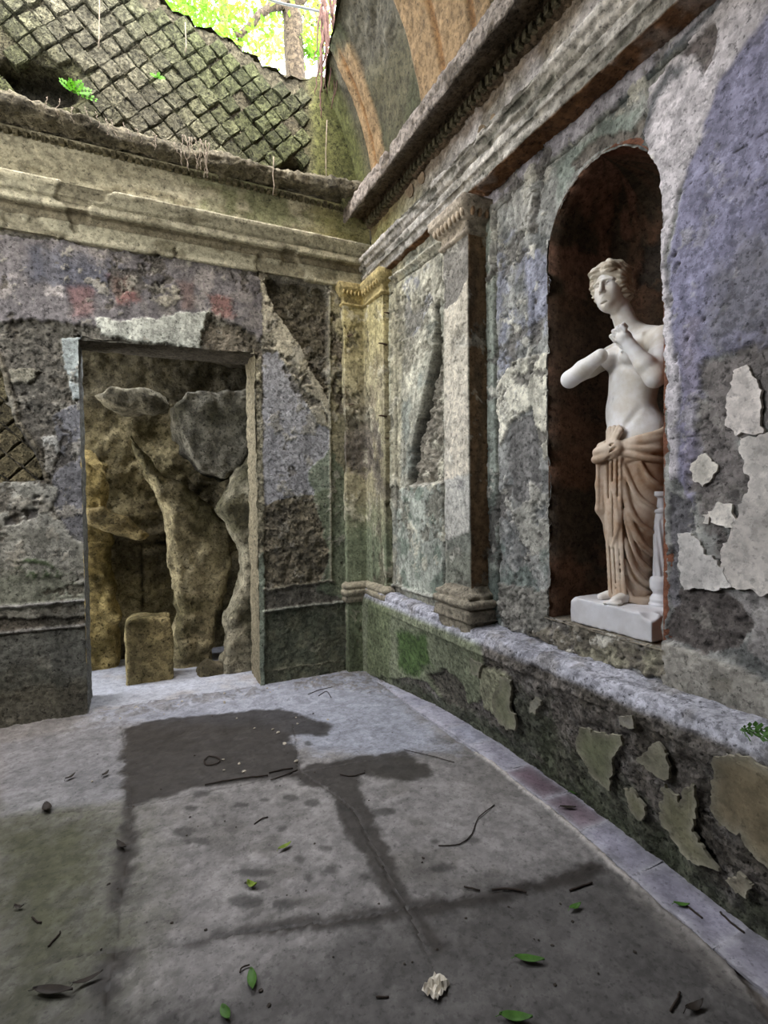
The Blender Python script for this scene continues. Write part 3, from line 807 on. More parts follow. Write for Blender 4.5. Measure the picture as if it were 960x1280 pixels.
# between pilaster and niche
nic.paint([(600, 250), (618, 250), (622, 770), (604, 770)], (156, 164, 150), al=.7, h=.006, rag=.015)
nic.paint([(604, 560), (618, 540), (622, 770), (604, 770)], (118, 126, 116), al=.7, soft=.02, rag=.04, spk=(12, -.2, .2))
nic.paint([(620, 300), (642, 285), (660, 340), (655, 430), (622, 470)], (150, 152, 164), al=.75, rag=.05, soft=.01, spk=(8, -.3, .1))
nic.paint([(655, 310), (684, 320), (686, 420), (660, 425)], (150, 152, 168), al=.8, rag=.04, soft=.01, spk=(9, -.3, .1))
nic.paint([(622, 480), (642, 450), (690, 440), (694, 565), (682, 575), (664, 512), (642, 520), (626, 560)], (212, 208, 190), h=.010, rag=.03, r=.25)
nic.paint([(684, 300), (692, 300), (697, 640), (690, 640)], (196, 194, 186), h=.008, rag=.012, al=.8, r=.3)
nic.paint([(642, 522), (668, 516), (676, 600), (666, 642), (642, 622), (634, 570)], (128, 126, 122), h=-.006, n=.010, rag=.025, r=1)
nic.paint([(640, 640), (676, 610), (694, 620), (694, 700), (676, 700), (655, 700)], (172, 170, 158), h=.004, rag=.05, al=.8, spk=(8, -.1, .1))
nic.paint([(606, 680), (690, 690), (700, 775), (640, 795), (606, 780)], (110, 122, 114), al=.75, soft=.03, rag=.06, spk=(7, -.3, .1))
nic.paint([(625, 730), (700, 740), (720, 790), (700, 800), (630, 785)], (140, 136, 126), h=.012, n=.03, al=.8, rag=.04, r=1)
nic.line([(618, 290), (620, 500), (624, 772)], .006, (92, 90, 78), h=-.022, rag=.006)
nic.line([(610, 350), (617, 340), (618, 290), (618, 255), (650, 225), (700, 187), (850, 56), (920, -5)], .010, (160, 158, 150), h=.018, rag=.01, add=True)
nic.line([(612, 352), (619, 342), (621, 262), (652, 231), (702, 193), (852, 62), (925, -2)], .005, (70, 66, 58), h=-.012, rag=.006)
nic.paint([(640, 240), (668, 235), (672, 285), (650, 290)], (176, 174, 166), h=.012, rag=.02, al=.8)
# above and right of the arch
nic.paint([(700, 150), (900, -30), (960, -60), (900, 20), (850, 60), (700, 190), (610, 262), (600, 245)], (176, 172, 180), al=.85, h=.004, rag=.02, soft=.008, r=.3)
nic.paint([(690, 205), (770, 140), (800, 130), (790, 165), (740, 190), (700, 250)], (140, 150, 140), al=.8, soft=.03, rag=.04)
nic.paint([(735, 178), (760, 165), (790, 160), (805, 140), (808, 170), (800, 178), (760, 180), (720, 215), (712, 205)], (126, 120, 112), h=-.012, n=.014, rag=.02, r=1)
nic.paint([(812, 110), (860, 60), (900, 10), (1000, -80), (1000, 60), (905, 150), (852, 235), (834, 330), (842, 400), (852, 470), (850, 560), (852, 600), (838, 600), (826, 300), (818, 215), (806, 165)], (208, 202, 204), h=.008, rag=.02, r=.2)
nic.paint([(905, 100), (960, 20), (1000, 20), (1000, 440), (960, 440), (905, 440), (880, 450), (872, 540), (866, 640), (850, 600), (852, 470), (840, 400), (838, 330), (856, 232)], (140, 138, 160), h=.006, n=.002, rag=.02, soft=.012, r=.35)
nic.paint([(850, 260), (905, 150), (960, 130), (960, 300), (870, 350)], (156, 154, 178), al=.6, soft=.03, rag=.08, spk=(5, -.2, .2))
nic.paint([(880, 380), (930, 300), (1000, 290), (1000, 430), (930, 430), (890, 440)], (124, 122, 124), al=.7, soft=.05, rag=.06)
nic.paint([(852, 400), (875, 400), (878, 560), (858, 640)], (146, 138, 150), al=.6, soft=.03, rag=.04)
nic.paint([(880, 452), (915, 440), (1000, 430), (1000, 520), (930, 560), (935, 610), (905, 690), (880, 670), (866, 640), (872, 540)], (128, 122, 118), h=-.003, n=.008, rag=.07, soft=.02, r=1)
nic.line([(802, 178), (808, 150), (818, 120), (838, 98), (852, 92)], .02, (52, 62, 64), al=.8, soft=.02, rag=.03)
nic.line([(778, 125), (805, 100), (835, 72), (860, 45), (900, 5)], .016, (56, 68, 68), al=.75, soft=.014, rag=.03)
nic.paint([(850, 70), (895, 28), (898, 50), (882, 95), (870, 70)], (130, 122, 120), h=-.006, n=.008, rag=.015, r=1)
nic.paint([(838, 738), (860, 735), (908, 738), (930, 750), (940, 785), (915, 808), (880, 812), (850, 800), (838, 800)], (104, 98, 94), h=-.008, n=.014, rag=.03, r=1)
nic.paint([(836, 618), (862, 630), (866, 662), (850, 672), (846, 760), (836, 760)], (116, 114, 116), h=-.008, n=.014, rag=.02, r=1)
nic.paint([(920, 712), (950, 705), (955, 745), (935, 750)], (108, 104, 102), h=-.005, n=.01, rag=.02, r=1)
nic.paint([(905, 740), (1000, 735), (1000, 850), (930, 812), (940, 785), (930, 755)], (164, 160, 156), rag=.02, r=.4)
nic.paint([(830, 800), (880, 815), (960, 850), (1000, 860), (1000, 925), (960, 905), (835, 862)], (164, 160, 150), h=.018, rag=.012, r=.35)
nic.paint([(895, 845), (920, 850), (918, 868), (898, 864)], (128, 124, 112), al=.8, soft=.01, rag=.02)
nic.paint([(830, 838), (960, 890), (1000, 925), (840, 868)], (120, 118, 108), al=.5, soft=.03, rag=.04)
nic.paint([(660, 790), (712, 775), (760, 792), (815, 808), (838, 812), (835, 850), (760, 830), (690, 806)], (128, 122, 108), h=.016, n=.03, rag=.03, r=1)
nic.paint([(720, 800), (835, 818), (835, 840), (760, 832)], (168, 164, 140), al=.7, soft=.02, rag=.06, spk=(10, -.1, .1))
for ln in ([(840, 549), (900, 540), (965, 530)], [(840, 252), (862, 232), (900, 205), (965, 163)]):
    nic.line(ln, .0012, (54, 52, 52), h=-.003, soft=.0015, rag=.003, add=True)
nic.line([(849, 440), (846, 446), (848, 470), (850, 488)], .003, (84, 80, 80), h=-.006, soft=.002, rag=.01)
for x, y in ((846, 318), (850, 330), (838, 376), (880, 400), (862, 424), (928, 576), (922, 480), (932, 445), (905, 520)):
    nic.paint([(x - 2, y - 2), (x + 2, y - 3), (x + 2, y + 2), (x - 2, y + 3)], (84, 80, 78), h=-.01, rag=.015, soft=.003)
arch = [(YC - HW, .862), (YC + HW, .862), (YC + HW, ZS)] + [(YC + HW * math.cos(t), ZS + (ZT - ZS) * math.sin(t)) for t in np.linspace(.15, math.pi - .15, 20)] + [(YC - HW, ZS)]
_r = sst(-2.55, -2.85, nic.U)
_sv = (nic.c.copy(), nic.h.copy(), nic.a.copy())
nic.decay((120, 116, 110), (200, 197, 184), 1.0, .20, .3)
nic.c = nic.c * (1 - .75 * _r)[..., None] + _sv[0] * (.75 * _r)[..., None]; nic.h = nic.h * (1 - .8 * _r) + _sv[1] * .8 * _r; nic.a = nic.a * (1 - .8 * _r) + _sv[2] * .8 * _r
nic.grime(.8)
nic.cut(arch, rag=.010)
nicl = Surf.flat(0, XN, -1, -6.2, -3.36, .60, 3.36, .05, base=(150, 146, 160), n=.006)
wall_right = emit('wall_right', [bay, nic, nicl], M_WALL, **S())

# niche lining
a_ = np.linspace(0, math.pi, 70); nb_, nd_ = 150, 70
DEP = .60
zz = np.linspace(.85, ZS, 110); bb = np.linspace(0, math.pi / 2, 40)[1:]
rows = []
for z in zz: rows.append((1.0, z))
for b in bb: rows.append((math.cos(b), ZS + (ZT + .008 - ZS) * math.sin(b)))
Pn = np.zeros((len(rows), len(a_), 3), np.float32)
ca = np.sign(np.cos(a_)) * np.abs(np.cos(a_)) ** .55; sa = np.abs(np.sin(a_)) ** .6
for i, (k, z) in enumerate(rows):
    Pn[i, :, 0] = XN - .002 + DEP * sa * (k ** .6); Pn[i, :, 1] = YC + (HW + .003) * ca * k; Pn[i, :, 2] = z
fl0 = Pn[:, :1].copy(); fl0[..., 0] = XN + .03; fl1 = Pn[:, -1:].copy(); fl1[..., 0] = XN + .03
for ff0 in (fl0, fl1):
    ff0[..., 1] = YC + (ff0[..., 1] - YC) * 1.12; ff0[..., 2] = np.where(ff0[..., 2] > ZS, ZS + (ff0[..., 2] - ZS) * 1.12, ff0[..., 2])
Pn = np.concatenate([fl0, Pn, fl1], 1); a_ = np.concatenate([[0], a_, [math.pi]])
Uc, Vc = np.meshgrid(a_ * .5, [r[1] for r in rows])
Nn = np.zeros_like(Pn); Nn[..., 0] = -np.sin(a_); Nn[..., 1] = -np.cos(a_)
nl = Surf(Pn, Nn, Uc.astype(np.float32), Vc.astype(np.float32), .02, seed=9, base=(112, 84, 66), n=.006, ns=9, rough=.7)
nl.apply(sst(-.1, .2, fbm(Uc, Vc, 3.0, 5, 15, .6)), c=(78, 70, 58), al=.9)
nl.apply(sst(.1, .3, fbm(Uc, Vc, 5, 4, 16, .6)) * sst(2.2, 2.6, Vc), c=(140, 104, 86), al=.8, h=.006, add=True)
nl.apply(1 - sst(-.01, .01, poly_sd(Uc + .03 * nl.wu, Vc + .06 * nl.wv, [(.5, 2.62), (1.0, 2.55), (1.15, 2.75), (.85, 2.9), (.55, 2.82)])), c=(66, 62, 56), h=-.02, al=.9)
nl.apply(sst(1.9, 2.3, Vc + .2 * nl.wu) * (1 - sst(2.4, 2.7, Vc + .2 * nl.wv)), c=(62, 58, 48), al=.6)
nl.apply(sst(.95, 1.5, Uc + .08 * nl.wu) * (1 - sst(1.3, 1.7, Vc + .3 * nl.wv)), c=(140, 92, 66), al=.8)
nl.apply(sst(1.40, 1.48, Uc + .03 * nl.wu), c=(132, 88, 68), al=.85)
ns_ = Surf.flat(2, .858, 1, XN - .03, XN + .62, YC - HW - .02, YC + HW + .02, .02, seed=8, base=(140, 132, 116), n=.006)
emit('niche', [nl, ns_], M_WALL, wall_right)

# the free pilaster: shaft with base and capital
pil_path = [(.22, -1.508), (XP, -1.508), (XP, -1.232), (.12, -1.232)]
ps = Surf.sweep(pil_path, 2, .84, 3.08, .011, .011, ax=0, val=XP, seed=71, base=(178, 174, 156), n=.003, ns=12, rough=.5)
fr = ps.N[..., 0] < -.5
ps.A = np.where(fr, ps.P[..., 1], 99).astype(np.float32); ps.B = np.where(fr, ps.P[..., 2], 99).astype(np.float32)
ps.wu = fbm(ps.P[..., 1], ps.P[..., 2], 9, 4, 1, .6); ps.wv = fbm(ps.P[..., 1], ps.P[..., 2], 9, 4, 2, .6)
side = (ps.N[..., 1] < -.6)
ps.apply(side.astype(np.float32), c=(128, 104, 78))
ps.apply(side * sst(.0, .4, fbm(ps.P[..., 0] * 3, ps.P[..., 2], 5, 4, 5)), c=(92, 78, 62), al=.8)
ps.paint([(556, 375), (590, 345), (592, 592), (556, 602)], (206, 198, 180), h=.004, rag=.012, r=.2)
ps.paint([(554, 300), (590, 262), (590, 335), (575, 372), (560, 385), (554, 385)], (136, 132, 124), h=-.004, n=.012, rag=.03, r=1)
ps.paint([(556, 600), (592, 590), (592, 690), (556, 690)], (188, 186, 176), h=.003, rag=.02, r=.3)
ps.paint([(554, 675), (592, 665), (592, 760), (554, 745)], (120, 124, 112), h=-.002, n=.01, rag=.04, al=.85, r=1)
ps.paint([(570, 600), (580, 600), (580, 612), (572, 615)], (130, 128, 124), al=.8, rag=.02)
ps.line([(556, 412), (590, 400)], .0012, (90, 86, 80), soft=.0015)
ps.decay((126, 122, 112), (206, 202, 188), .6, .30, .2, ps.P[..., 1] + ps.P[..., 0], ps.P[..., 2])
ps.grime(.6, .6, ps.P[..., 1] + ps.P[..., 0], ps.P[..., 2])
pil = emit('pilaster', [ps], M_WALL, wall_right)


def moulding(name, prof, plan, parent, base, seed, mat=M_WALL, n=.006, est=.012):
    """profile (out, z) swept round a three-sided plan given as corner points (open polyline, left = out)"""
    plan = [np.array(p, float) for p in plan]; q = []
    offs = []
    for i, p in enumerate(plan):
        d0 = plan[i] - plan[i - 1] if i > 0 else plan[1] - plan[0]
        d1 = plan[i + 1] - plan[i] if i < len(plan) - 1 else d0
        n0 = np.array([-d0[1], d0[0]]) / np.linalg.norm(d0); n1 = np.array([-d1[1], d1[0]]) / np.linalg.norm(d1)
        m = n0 + n1; m = m / (m @ n0); offs.append(m)
    pts = []; ofs = []
    for i in range(len(plan) - 1):
        k = max(1, int(np.linalg.norm(plan[i + 1] - plan[i]) / est))
        for j in range(k + (i == len(plan) - 2)):
            t = j / k; pts.append(plan[i] * (1 - t) + plan[i + 1] * t)
            # constant offset on a side, mitre at the corners
            if j == 0: o = offs[i]
            elif j == k: o = offs[i + 1]
            else:
                d = plan[i + 1] - plan[i]; o = np.array([-d[1], d[0]]) / np.linalg.norm(d)
            ofs.append(o)
    pr = []
    for a, b in zip(prof[:-1], prof[1:]):
        k = max(1, int(math.hypot(b[0] - a[0], b[1] - a[1]) / .01))
        for j in range(k): pr.append((a[0] + (b[0] - a[0]) * j / k, a[1] + (b[1] - a[1]) * j / k))
    pr.append(prof[-1])
    P = np.zeros((len(pr), len(pts), 3), np.float32); Nn = np.zeros_like(P)
    for i, (o, z) in enumerate(pr):
        for j in range(len(pts)):
            P[i, j, :2] = pts[j] + ofs[j] * o; P[i, j, 2] = z; Nn[i, j, :2] = ofs[j]
    U, V = np.meshgrid(np.arange(len(pts)) * est, [p[1] for p in pr])
    s = Surf(P, Nn, U.astype(np.float32), V.astype(np.float32), .01, seed=seed, base=base, n=n, ns=22)
    s.h = n * fbm(P[..., 0] + P[..., 1], P[..., 2], 22, 4, seed)
    s.apply(sst(.0, .4, fbm(P[..., 0] + P[..., 1], P[..., 2] * 2, 9, 4, seed + 1)), c=[v * .78 for v in base], al=.8)
    return emit(name, [s], mat, parent)


PLAN = [(.24, -1.508), (XP, -1.508), (XP, -1.232), (.10, -1.232)]
ZL = .735
moulding('pilaster_base', [(.03, ZL - .06), (.03, ZL), (.055, ZL + .01), (.055, ZL + .075), (.03, ZL + .08), (.062, ZL + .095), (.07, ZL + .115), (.06, ZL + .135), (.035, ZL + .14), (.045, ZL + .155), (.04, ZL + .17), (.02, ZL + .18), (.008, ZL + .20), (-.004, ZL + .215)], PLAN, pil, (150, 142, 124), 3, n=.014)
cap = moulding('capital', [(-.004, 3.04), (.018, 3.05), (.018, 3.065), (.004, 3.07), (.006, 3.12), (.03, 3.13), (.05, 3.165), (.062, 3.185), (.066, 3.19), (.068, 3.235), (.0, 3.245)], PLAN, pil, (182, 170, 152), 5, n=.004)


def egg_row(parent, p0, p1, k, r, out, mat, c):
    p0 = np.array(p0); p1 = np.array(p1)
    for i in range(k):
        p = p0 + (p1 - p0) * (i + .5) / k
        V = []; F = []
        for a in range(5):
            th = math.pi * a / 4
            for b in range(7):
                ph = 2 * math.pi * b / 7
                V.append(p + np.array([r * .8 * math.sin(th) * math.cos(ph), r * .8 * math.sin(th) * math.sin(ph), r * 1.5 * math.cos(th)]))
        for a in range(4):
            for b in range(7): F.append((a * 7 + b, a * 7 + (b + 1) % 7, (a + 1) * 7 + (b + 1) % 7, (a + 1) * 7 + b))
        link('egg', mesh_np('egg', V, F, np.array([*lin(c), .3])), mat, parent)


egg_row(cap, (XP - .046, -1.545, 3.155), (XP - .046, -1.195, 3.155), 8, .019, .04, M_PATCH, (190, 174, 152))
egg_row(cap, (.17, -1.556, 3.155), (.02, -1.556, 3.155), 3, .019, .04, M_PATCH, (150, 124, 98))

# the two half pilasters meeting in the corner
CP = [(.10, -.335), (XP, -.335), (XP, XP), (-.145, XP), (-.145, .12)]
cps = Surf.sweep(CP, 2, .0, 3.12, .011, .014, seed=81, base=(176, 168, 136), n=.004, ns=12, rough=.6)
zc = cps.P[..., 2]; xc = cps.P[..., 0] + cps.P[..., 1] * 1.7
cps.apply(sst(.0, .3, fbm(xc, zc, 5, 5, 3, .6)) * sst(1.2, 2.2, zc), c=(150, 140, 116), al=.8, h=-.006, n=.006, add=True)
cps.apply(sst(-.15, .1, fbm(xc, zc, 4, 5, 8, .6)) * sst(1.3, 1.7, zc) * (1 - sst(2.0, 2.5, zc)), c=(120, 112, 104), al=.8, h=-.008, n=.008, add=True, r=1)
cps.apply(1 - sst(1.1, 1.6, zc + .2 * fbm(xc, zc, 4, 3, 4)), c=(122, 134, 108), al=.85)
cps.apply(1 - sst(.2, .7, zc), c=(108, 116, 88), al=.7)
cps.apply(sst(2.4, 2.9, zc), c=(190, 178, 120), al=.5)  # yellow tint imitates leaf-filtered daylight in the corner
cps.decay((118, 112, 94), (196, 190, 166), .9, .22, .3, xc, zc)
cps.grime(.8, .8, xc, zc)
pil2 = emit('corner_pilaster', [cps], M_WALL, wall_right)
moulding('pilaster_base', [(-.004, .60), (.02, .61), (.03, .63), (.028, .66), (.045, .68), (.045, .71), (.025, .72), (.035, .74), (.03, .76), (.01, .775), (-.004, .785)], CP, pil2, (168, 160, 138), 6, n=.012)
cap2 = moulding('capital', [(-.004, 3.10), (.016, 3.11), (.016, 3.125), (.002, 3.13), (.004, 3.18), (.022, 3.19), (.042, 3.225), (.05, 3.24), (.052, 3.285), (.0, 3.295)], CP, pil2, (186, 170, 120), 7, n=.004)  # capital yellowed too, for the light through the leaves
egg_row(cap2, (XP - .034, -.33, 3.21), (XP - .034, .0, 3.21), 6, .016, .04, M_PATCH, (180, 160, 110))
egg_row(cap2, (.0, XP - .034, 3.21), (-.17, XP - .034, 3.21), 5, .016, .04, M_PATCH, (176, 158, 108))

# small iron pegs left in the pilaster edges
M_IRON = plain('rusted_iron', (78, 62, 50), .8)
for (x, y, ax, v) in ((488, 548, 0, XB), (487, 392, 0, XB), (480, 430, 0, XP), (480, 520, 0, XP), (600, 370, 0, XN), (601, 420, 0, XN), (601, 590, 0, XN), (602, 610, 0, XN), (602, 690, 0, XN), (603, 718, 0, XN), (436, 420, 1, .04), (437, 506, 1, .04)):
    p = plane(x, y, ax, v); d = np.array([-1, -.3, .05]) if ax == 0 else np.array([.3, -1, .05])
    a = p - d * .03
    V, F = tube_np([a, p + d * .025, p + d * .055 + np.array([0, 0, -.006])], [.008, .007, .004], 5)
    link('peg', mesh_np('peg', V, F), M_IRON, wall_right)

# loose sheets of plaster still clinging to the right wall
for i, (pl_, c, th) in enumerate((
        ([(905, 534), (913, 490), (922, 462), (934, 458), (950, 480), (957, 532), (956, 541), (922, 543)], (206, 198, 190), .014),
        ([(892, 636), (902, 626), (918, 630), (924, 646), (915, 658), (898, 652)], (208, 202, 192), .012),
        ([(868, 578), (886, 567), (902, 582), (894, 596), (880, 607), (869, 594)], (206, 200, 188), .012),
        ([(927, 548), (1000, 530), (1000, 740), (925, 737), (904, 728), (902, 690), (925, 640), (938, 606)], (196, 190, 182), .012),
        ([(852, 668), (872, 672), (884, 690), (908, 706), (918, 736), (880, 738), (858, 736)], (202, 198, 192), .016),
        ([(884, 642), (891, 640), (891, 652), (885, 651)], (204, 198, 188), .010),
        ([(930, 630), (938, 628), (938, 640), (931, 640)], (200, 194, 186), .010))):
    plate('plaster_patch', pl_, 0, XN + .004, -1, th, M_PATCH, c, wall_right, seed=200 + i, curl=.003, rag=.03, step=.014)

# ------------------------------------------------------------------ the low bench along the right wall
bp_ = [(0, -.03), (0, .60), (.004, .66), (.02, .70), (.05, .712), (.15, .722), (.30, .745)]
be = Surf.sweep(bp_, 1, -3.42, .12, .0085, .0085, ax=0, val=0.0, seed=91, base=(134, 128, 120), n=.02, ns=11, rough=1.0)
def bench_x(y, z): return bench_foot(y) * np.clip(1 - np.asarray(z) / .62, 0, 1) ** .85     # the worn foot of the bench falls back


be.P[..., 0] += bench_x(be.P[..., 1], be.P[..., 2]) * (be.V < .62)
_t = (0 - CAM[0]) / (be.P[..., 0] - CAM[0]); _f = be.V < .70
be.A = np.where(_f, CAM[1] + (be.P[..., 1] - CAM[1]) * _t, 99).astype(np.float32); be.B = np.where(_f, CAM[2] + (be.P[..., 2] - CAM[2]) * _t, 99).astype(np.float32)
be.h = be.h + .008 * fbm(be.U, be.V, 40, 3, 3) - .03 * sst(.25, .6, fbm(be.U, be.V, 5, 3, 13)) * sst(-.9, -1.6, be.U)
be.apply(sst(.05, .35, fbm(be.U, be.V, 8, 4, 14)), c=(108, 102, 92), al=.8)
be.apply(sst(.1, .4, fbm(be.U, be.V, 14, 4, 15)), c=(158, 154, 148), al=.6)
lw = (1 - sst(.05, .2, be.V + .08 * be.wu))
be.apply(lw, c=(92, 102, 78), al=.7)
be.paint([(445, 730), (600, 795), (612, 850), (600, 880), (560, 878), (530, 850), (450, 845)], (136, 142, 116), h=.012, n=.006, rag=.02, r=.35)
be.paint([(498, 788), (535, 792), (542, 832), (512, 848), (500, 830)], (76, 104, 52), al=.85, soft=.03, rag=.05)
be.paint([(462, 750), (490, 760), (490, 850), (462, 840)], (112, 122, 88), al=.7, soft=.03, rag=.04)
be.paint([(605, 830), (640, 845), (640, 900), (612, 890), (600, 860)], (158, 158, 132), h=.014, rag=.03, r=.3)
be.paint([(536, 845), (560, 836), (584, 860), (590, 885), (560, 880)], (120, 116, 104), h=-.012, n=.02, rag=.02, r=1)
be.paint([(632, 860), (690, 880), (690, 950), (640, 930)], (82, 92, 72), al=.6, soft=.04, rag=.08)
be.paint([(680, 900), (760, 960), (880, 1070), (860, 1090), (740, 1010), (670, 940)], (92, 100, 76), al=.6, soft=.06, rag=.08)
ledge = sst(.66, .70, be.V)
be.apply(ledge, c=(178, 179, 188), al=.9)  # ledge top coloured paler and bluer, imitating daylight from above
be.apply(ledge * sst(.1, .4, fbm(be.U, be.V, 7, 4, 18)), c=(140, 137, 134), al=.7, h=.004, n=.006, add=True)
be.h = be.h * (1 - .6 * ledge); be.a = be.a * (1 - .75 * ledge)
be.apply(sst(.68, .74, be.V) * sst(-1.3, -1.15, be.U), h=.02, n=.01, add=True)
be.h = np.minimum(be.h, .05)
be.grime(1.0)
bel = Surf.sweep(bp_, 1, -6.2, -3.42, .05, .05, base=(130, 124, 116), n=.02); bel.P[..., 0] += bench_x(bel.P[..., 1], bel.P[..., 2]) * (bel.V < .62)
bench = emit('baseboard_right', [be, bel], M_ROUGH, **S())
for i, (pl_, c) in enumerate((
        ([(727, 906), (742, 912), (775, 918), (778, 935), (768, 955), (764, 985), (748, 972), (735, 950), (724, 935)], (128, 132, 104)),
        ([(800, 952), (812, 935), (820, 922), (834, 938), (840, 955), (832, 973), (815, 962)], (134, 132, 112)),
        ([(893, 942), (912, 944), (928, 942), (960, 955), (990, 975), (1000, 1110), (960, 1082), (938, 1056), (930, 1040), (905, 1032), (896, 1010)], (142, 130, 104)),
        ([(834, 978), (842, 986), (852, 1000), (858, 985), (868, 980), (874, 1000), (872, 1036), (882, 1062), (900, 1086), (880, 1084), (862, 1076), (848, 1056), (834, 1030), (828, 1010)], (126, 124, 98)),
        ([(914, 1102), (926, 1090), (940, 1098), (946, 1112), (936, 1123), (922, 1118)], (150, 140, 122)),
        ([(784, 982), (796, 984), (806, 996), (812, 1014), (800, 1022), (790, 1008)], (116, 116, 88)),
        ([(628, 842), (642, 850), (640, 880), (652, 905), (640, 912), (625, 900), (620, 870)], (146, 148, 120)),
        ([(780, 893), (792, 890), (794, 905), (784, 908)], (170, 166, 158)),
        ([(664, 872), (676, 876), (674, 892), (664, 890)], (150, 150, 138)),
        ([(590, 822), (606, 830), (602, 850), (592, 842)], (138, 142, 116)))):
    o = plate('plaster_patch', pl_, 0, -.02, -1, .014, M_PATCH, c, bench, seed=300 + i, curl=.010, rag=.035, step=.014, edge=(160, 156, 138))
    for v in o.data.vertices:                              # lay the sheet on the sloping face
        a = np.array(v.co); off = a[0] + .004
        for _ in range(3):
            xt = float(bench_x(a[1], a[2])) + off; a = CAM + (a - CAM) * ((xt - CAM[0]) / (a[0] - CAM[0]))
        v.co = a

# ------------------------------------------------------------------ entablatures
def recolor(s, cols):
    for lo, hi, c in cols:
        s.apply((sst(lo - .01, lo, s.V) * (1 - sst(hi, hi + .01, s.V))), c=c, al=.9)


pb = [(.12, 3.272), (.066, 3.276), (.060, 3.285), (.060, 3.395), (.066, 3.40), (.066, 3.445), (.0, 3.452), (-.012, 3.455), (-.014, 3.503), (.004, 3.508), (-.028, 3.522), (-.034, 3.556), (-.056, 3.570), (-.064, 3.602), (.07, 3.615), (.09, 3.63), (.09, 3.93), (.07, 3.935), (.05, 3.945)]
eb = Surf.sweep(pb, 0, -3.9, .13, .011, .012, seed=101, base=(184, 179, 155), n=.003, ns=6, rough=.5)
eb.apply(sst(.1, .4, fbm(eb.U, eb.P[..., 2] * 3, 5, 4, 3)), c=(128, 122, 100), al=.8)
zb = eb.P[..., 2]
eb.apply(sst(3.61, 3.64, zb) * sst(-1.7, -1.1, eb.U + .3 * eb.wu) * sst(-.3, .1, fbm(eb.U, zb, 5, 4, 33)), c=(120, 128, 90), al=.7)
eb.apply(sst(3.61, 3.64, zb) * sst(-.5, -.2, eb.U), c=(168, 164, 104), al=.6)  # corner end of the frieze tinted for light through foliage
eb.apply(sst(3.84, 3.95, zb + .06 * eb.wu), c=(120, 116, 98), al=.5)
eb.apply((zb > 3.395) * (zb < 3.45) * 1.0, c=(112, 102, 82), al=.7)  # recessed band darkened to stand for shadow under the projecting band
eb.apply(sst(.30, .36, fbm(eb.U, zb, 4, 4, 35)) * (1 - sst(3.60, 3.61, zb)), h=-.014, add=True, c=(120, 112, 92), al=.5)
eb.grime(.5, .3)
trim_1 = emit('trim_1', [eb], M_WALL, **S())
# broken corona of the back wall: a ragged overhang
pc = [(.10, 3.968), (.0, 3.965), (-.06, 3.957), (-.085, 3.975), (-.09, 4.035), (-.05, 4.07), (.0, 4.10), (.26, 4.13)]
ec = Surf.sweep(pc, 0, -3.9, .10, .014, .014, seed=103, base=(112, 106, 88), n=.03, ns=7, rough=1.0)
gap = fbm(ec.U, ec.U * 0, 2.2, 4, 4)
ec.h = ec.h + .02 * fbm(ec.U, ec.V, 25, 3, 5)
prof_out = np.clip((.12 - ec.P[..., 1]) / .24, 0, 1)
sag = np.interp(ec.U, [-3.9, -2.6, -2.35, -2.0, -1.7, -1.35, -1.0, -.7, -.45, -.2, .1], [.0, .03, .06, .01, -.05, -.09, .01, -.02, -.03, .05, .08])
ec.P[..., 1] -= (sag + .05 * gap) * prof_out
ec.P[..., 2] += (.04 * fbm(ec.U, ec.U * 0 + 3, 1.6, 3, 8) + np.interp(ec.U, [-3.9, -2.4, -1.5, -.8, -.25, .1], [.0, .0, -.02, -.03, .0, .02])) * sst(3.93, 4.05, ec.P[..., 2])
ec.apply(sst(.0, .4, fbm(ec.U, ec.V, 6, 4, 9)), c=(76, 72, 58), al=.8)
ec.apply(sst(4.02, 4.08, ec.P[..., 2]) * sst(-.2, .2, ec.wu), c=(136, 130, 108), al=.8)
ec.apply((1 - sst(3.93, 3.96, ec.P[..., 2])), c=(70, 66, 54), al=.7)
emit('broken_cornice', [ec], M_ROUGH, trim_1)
lump = Surf.flat(2, 0, 1, 0, 1, 0, 1, .5)
th_, ph_ = np.meshgrid(np.linspace(0, 2 * math.pi, 44), np.linspace(0.02, math.pi - .02, 26))
dirs = np.stack([np.sin(ph_) * np.cos(th_), np.sin(ph_) * np.sin(th_), np.cos(ph_)], -1).astype(np.float32)
LP = np.array([.02, .02, 3.97]) + dirs * np.array([.17, .16, .085])
lump = Surf(LP.astype(np.float32), dirs, th_.astype(np.float32), ph_.astype(np.float32), .02, seed=3, base=(104, 104, 74), rough=1.0)
lump.h = .05 * fbm3(LP[..., 0], LP[..., 1], LP[..., 2], 9, 4, 5)
emit('cornice_stump', [lump], M_ROUGH, trim_1)
dm = None
for i in range(52):                                        # dentils under the back cornice
    x = -2.62 + i * .052
    if x > .05: break
    r_ = rnd.uniform(.85, 1.1)
    V = [(x + a * .015, .105 - b * .05 * r_, 3.92 + c * .048) for a in (-1, 1) for b in (0, 1) for c in (0, 1)]
    F = [(0, 1, 3, 2), (4, 6, 7, 5), (0, 4, 5, 1), (2, 3, 7, 6), (0, 2, 6, 4), (1, 5, 7, 3)]
    if dm is None: dm = mesh_np('dentil', [(a * .015, -b * .05, c * .048) for a in (-1, 1) for b in (0, 1) for c in (0, 1)], F, np.array([*lin((110, 104, 82)), 1]), smooth=False)
    o = link('dentil', dm, M_ROUGH, trim_1); o.location = (x, .108, 3.905); o.scale = (r_, r_, rnd.uniform(.8, 1.05)); o.rotation_euler = (0, rnd.uniform(-.06, .06), 0)

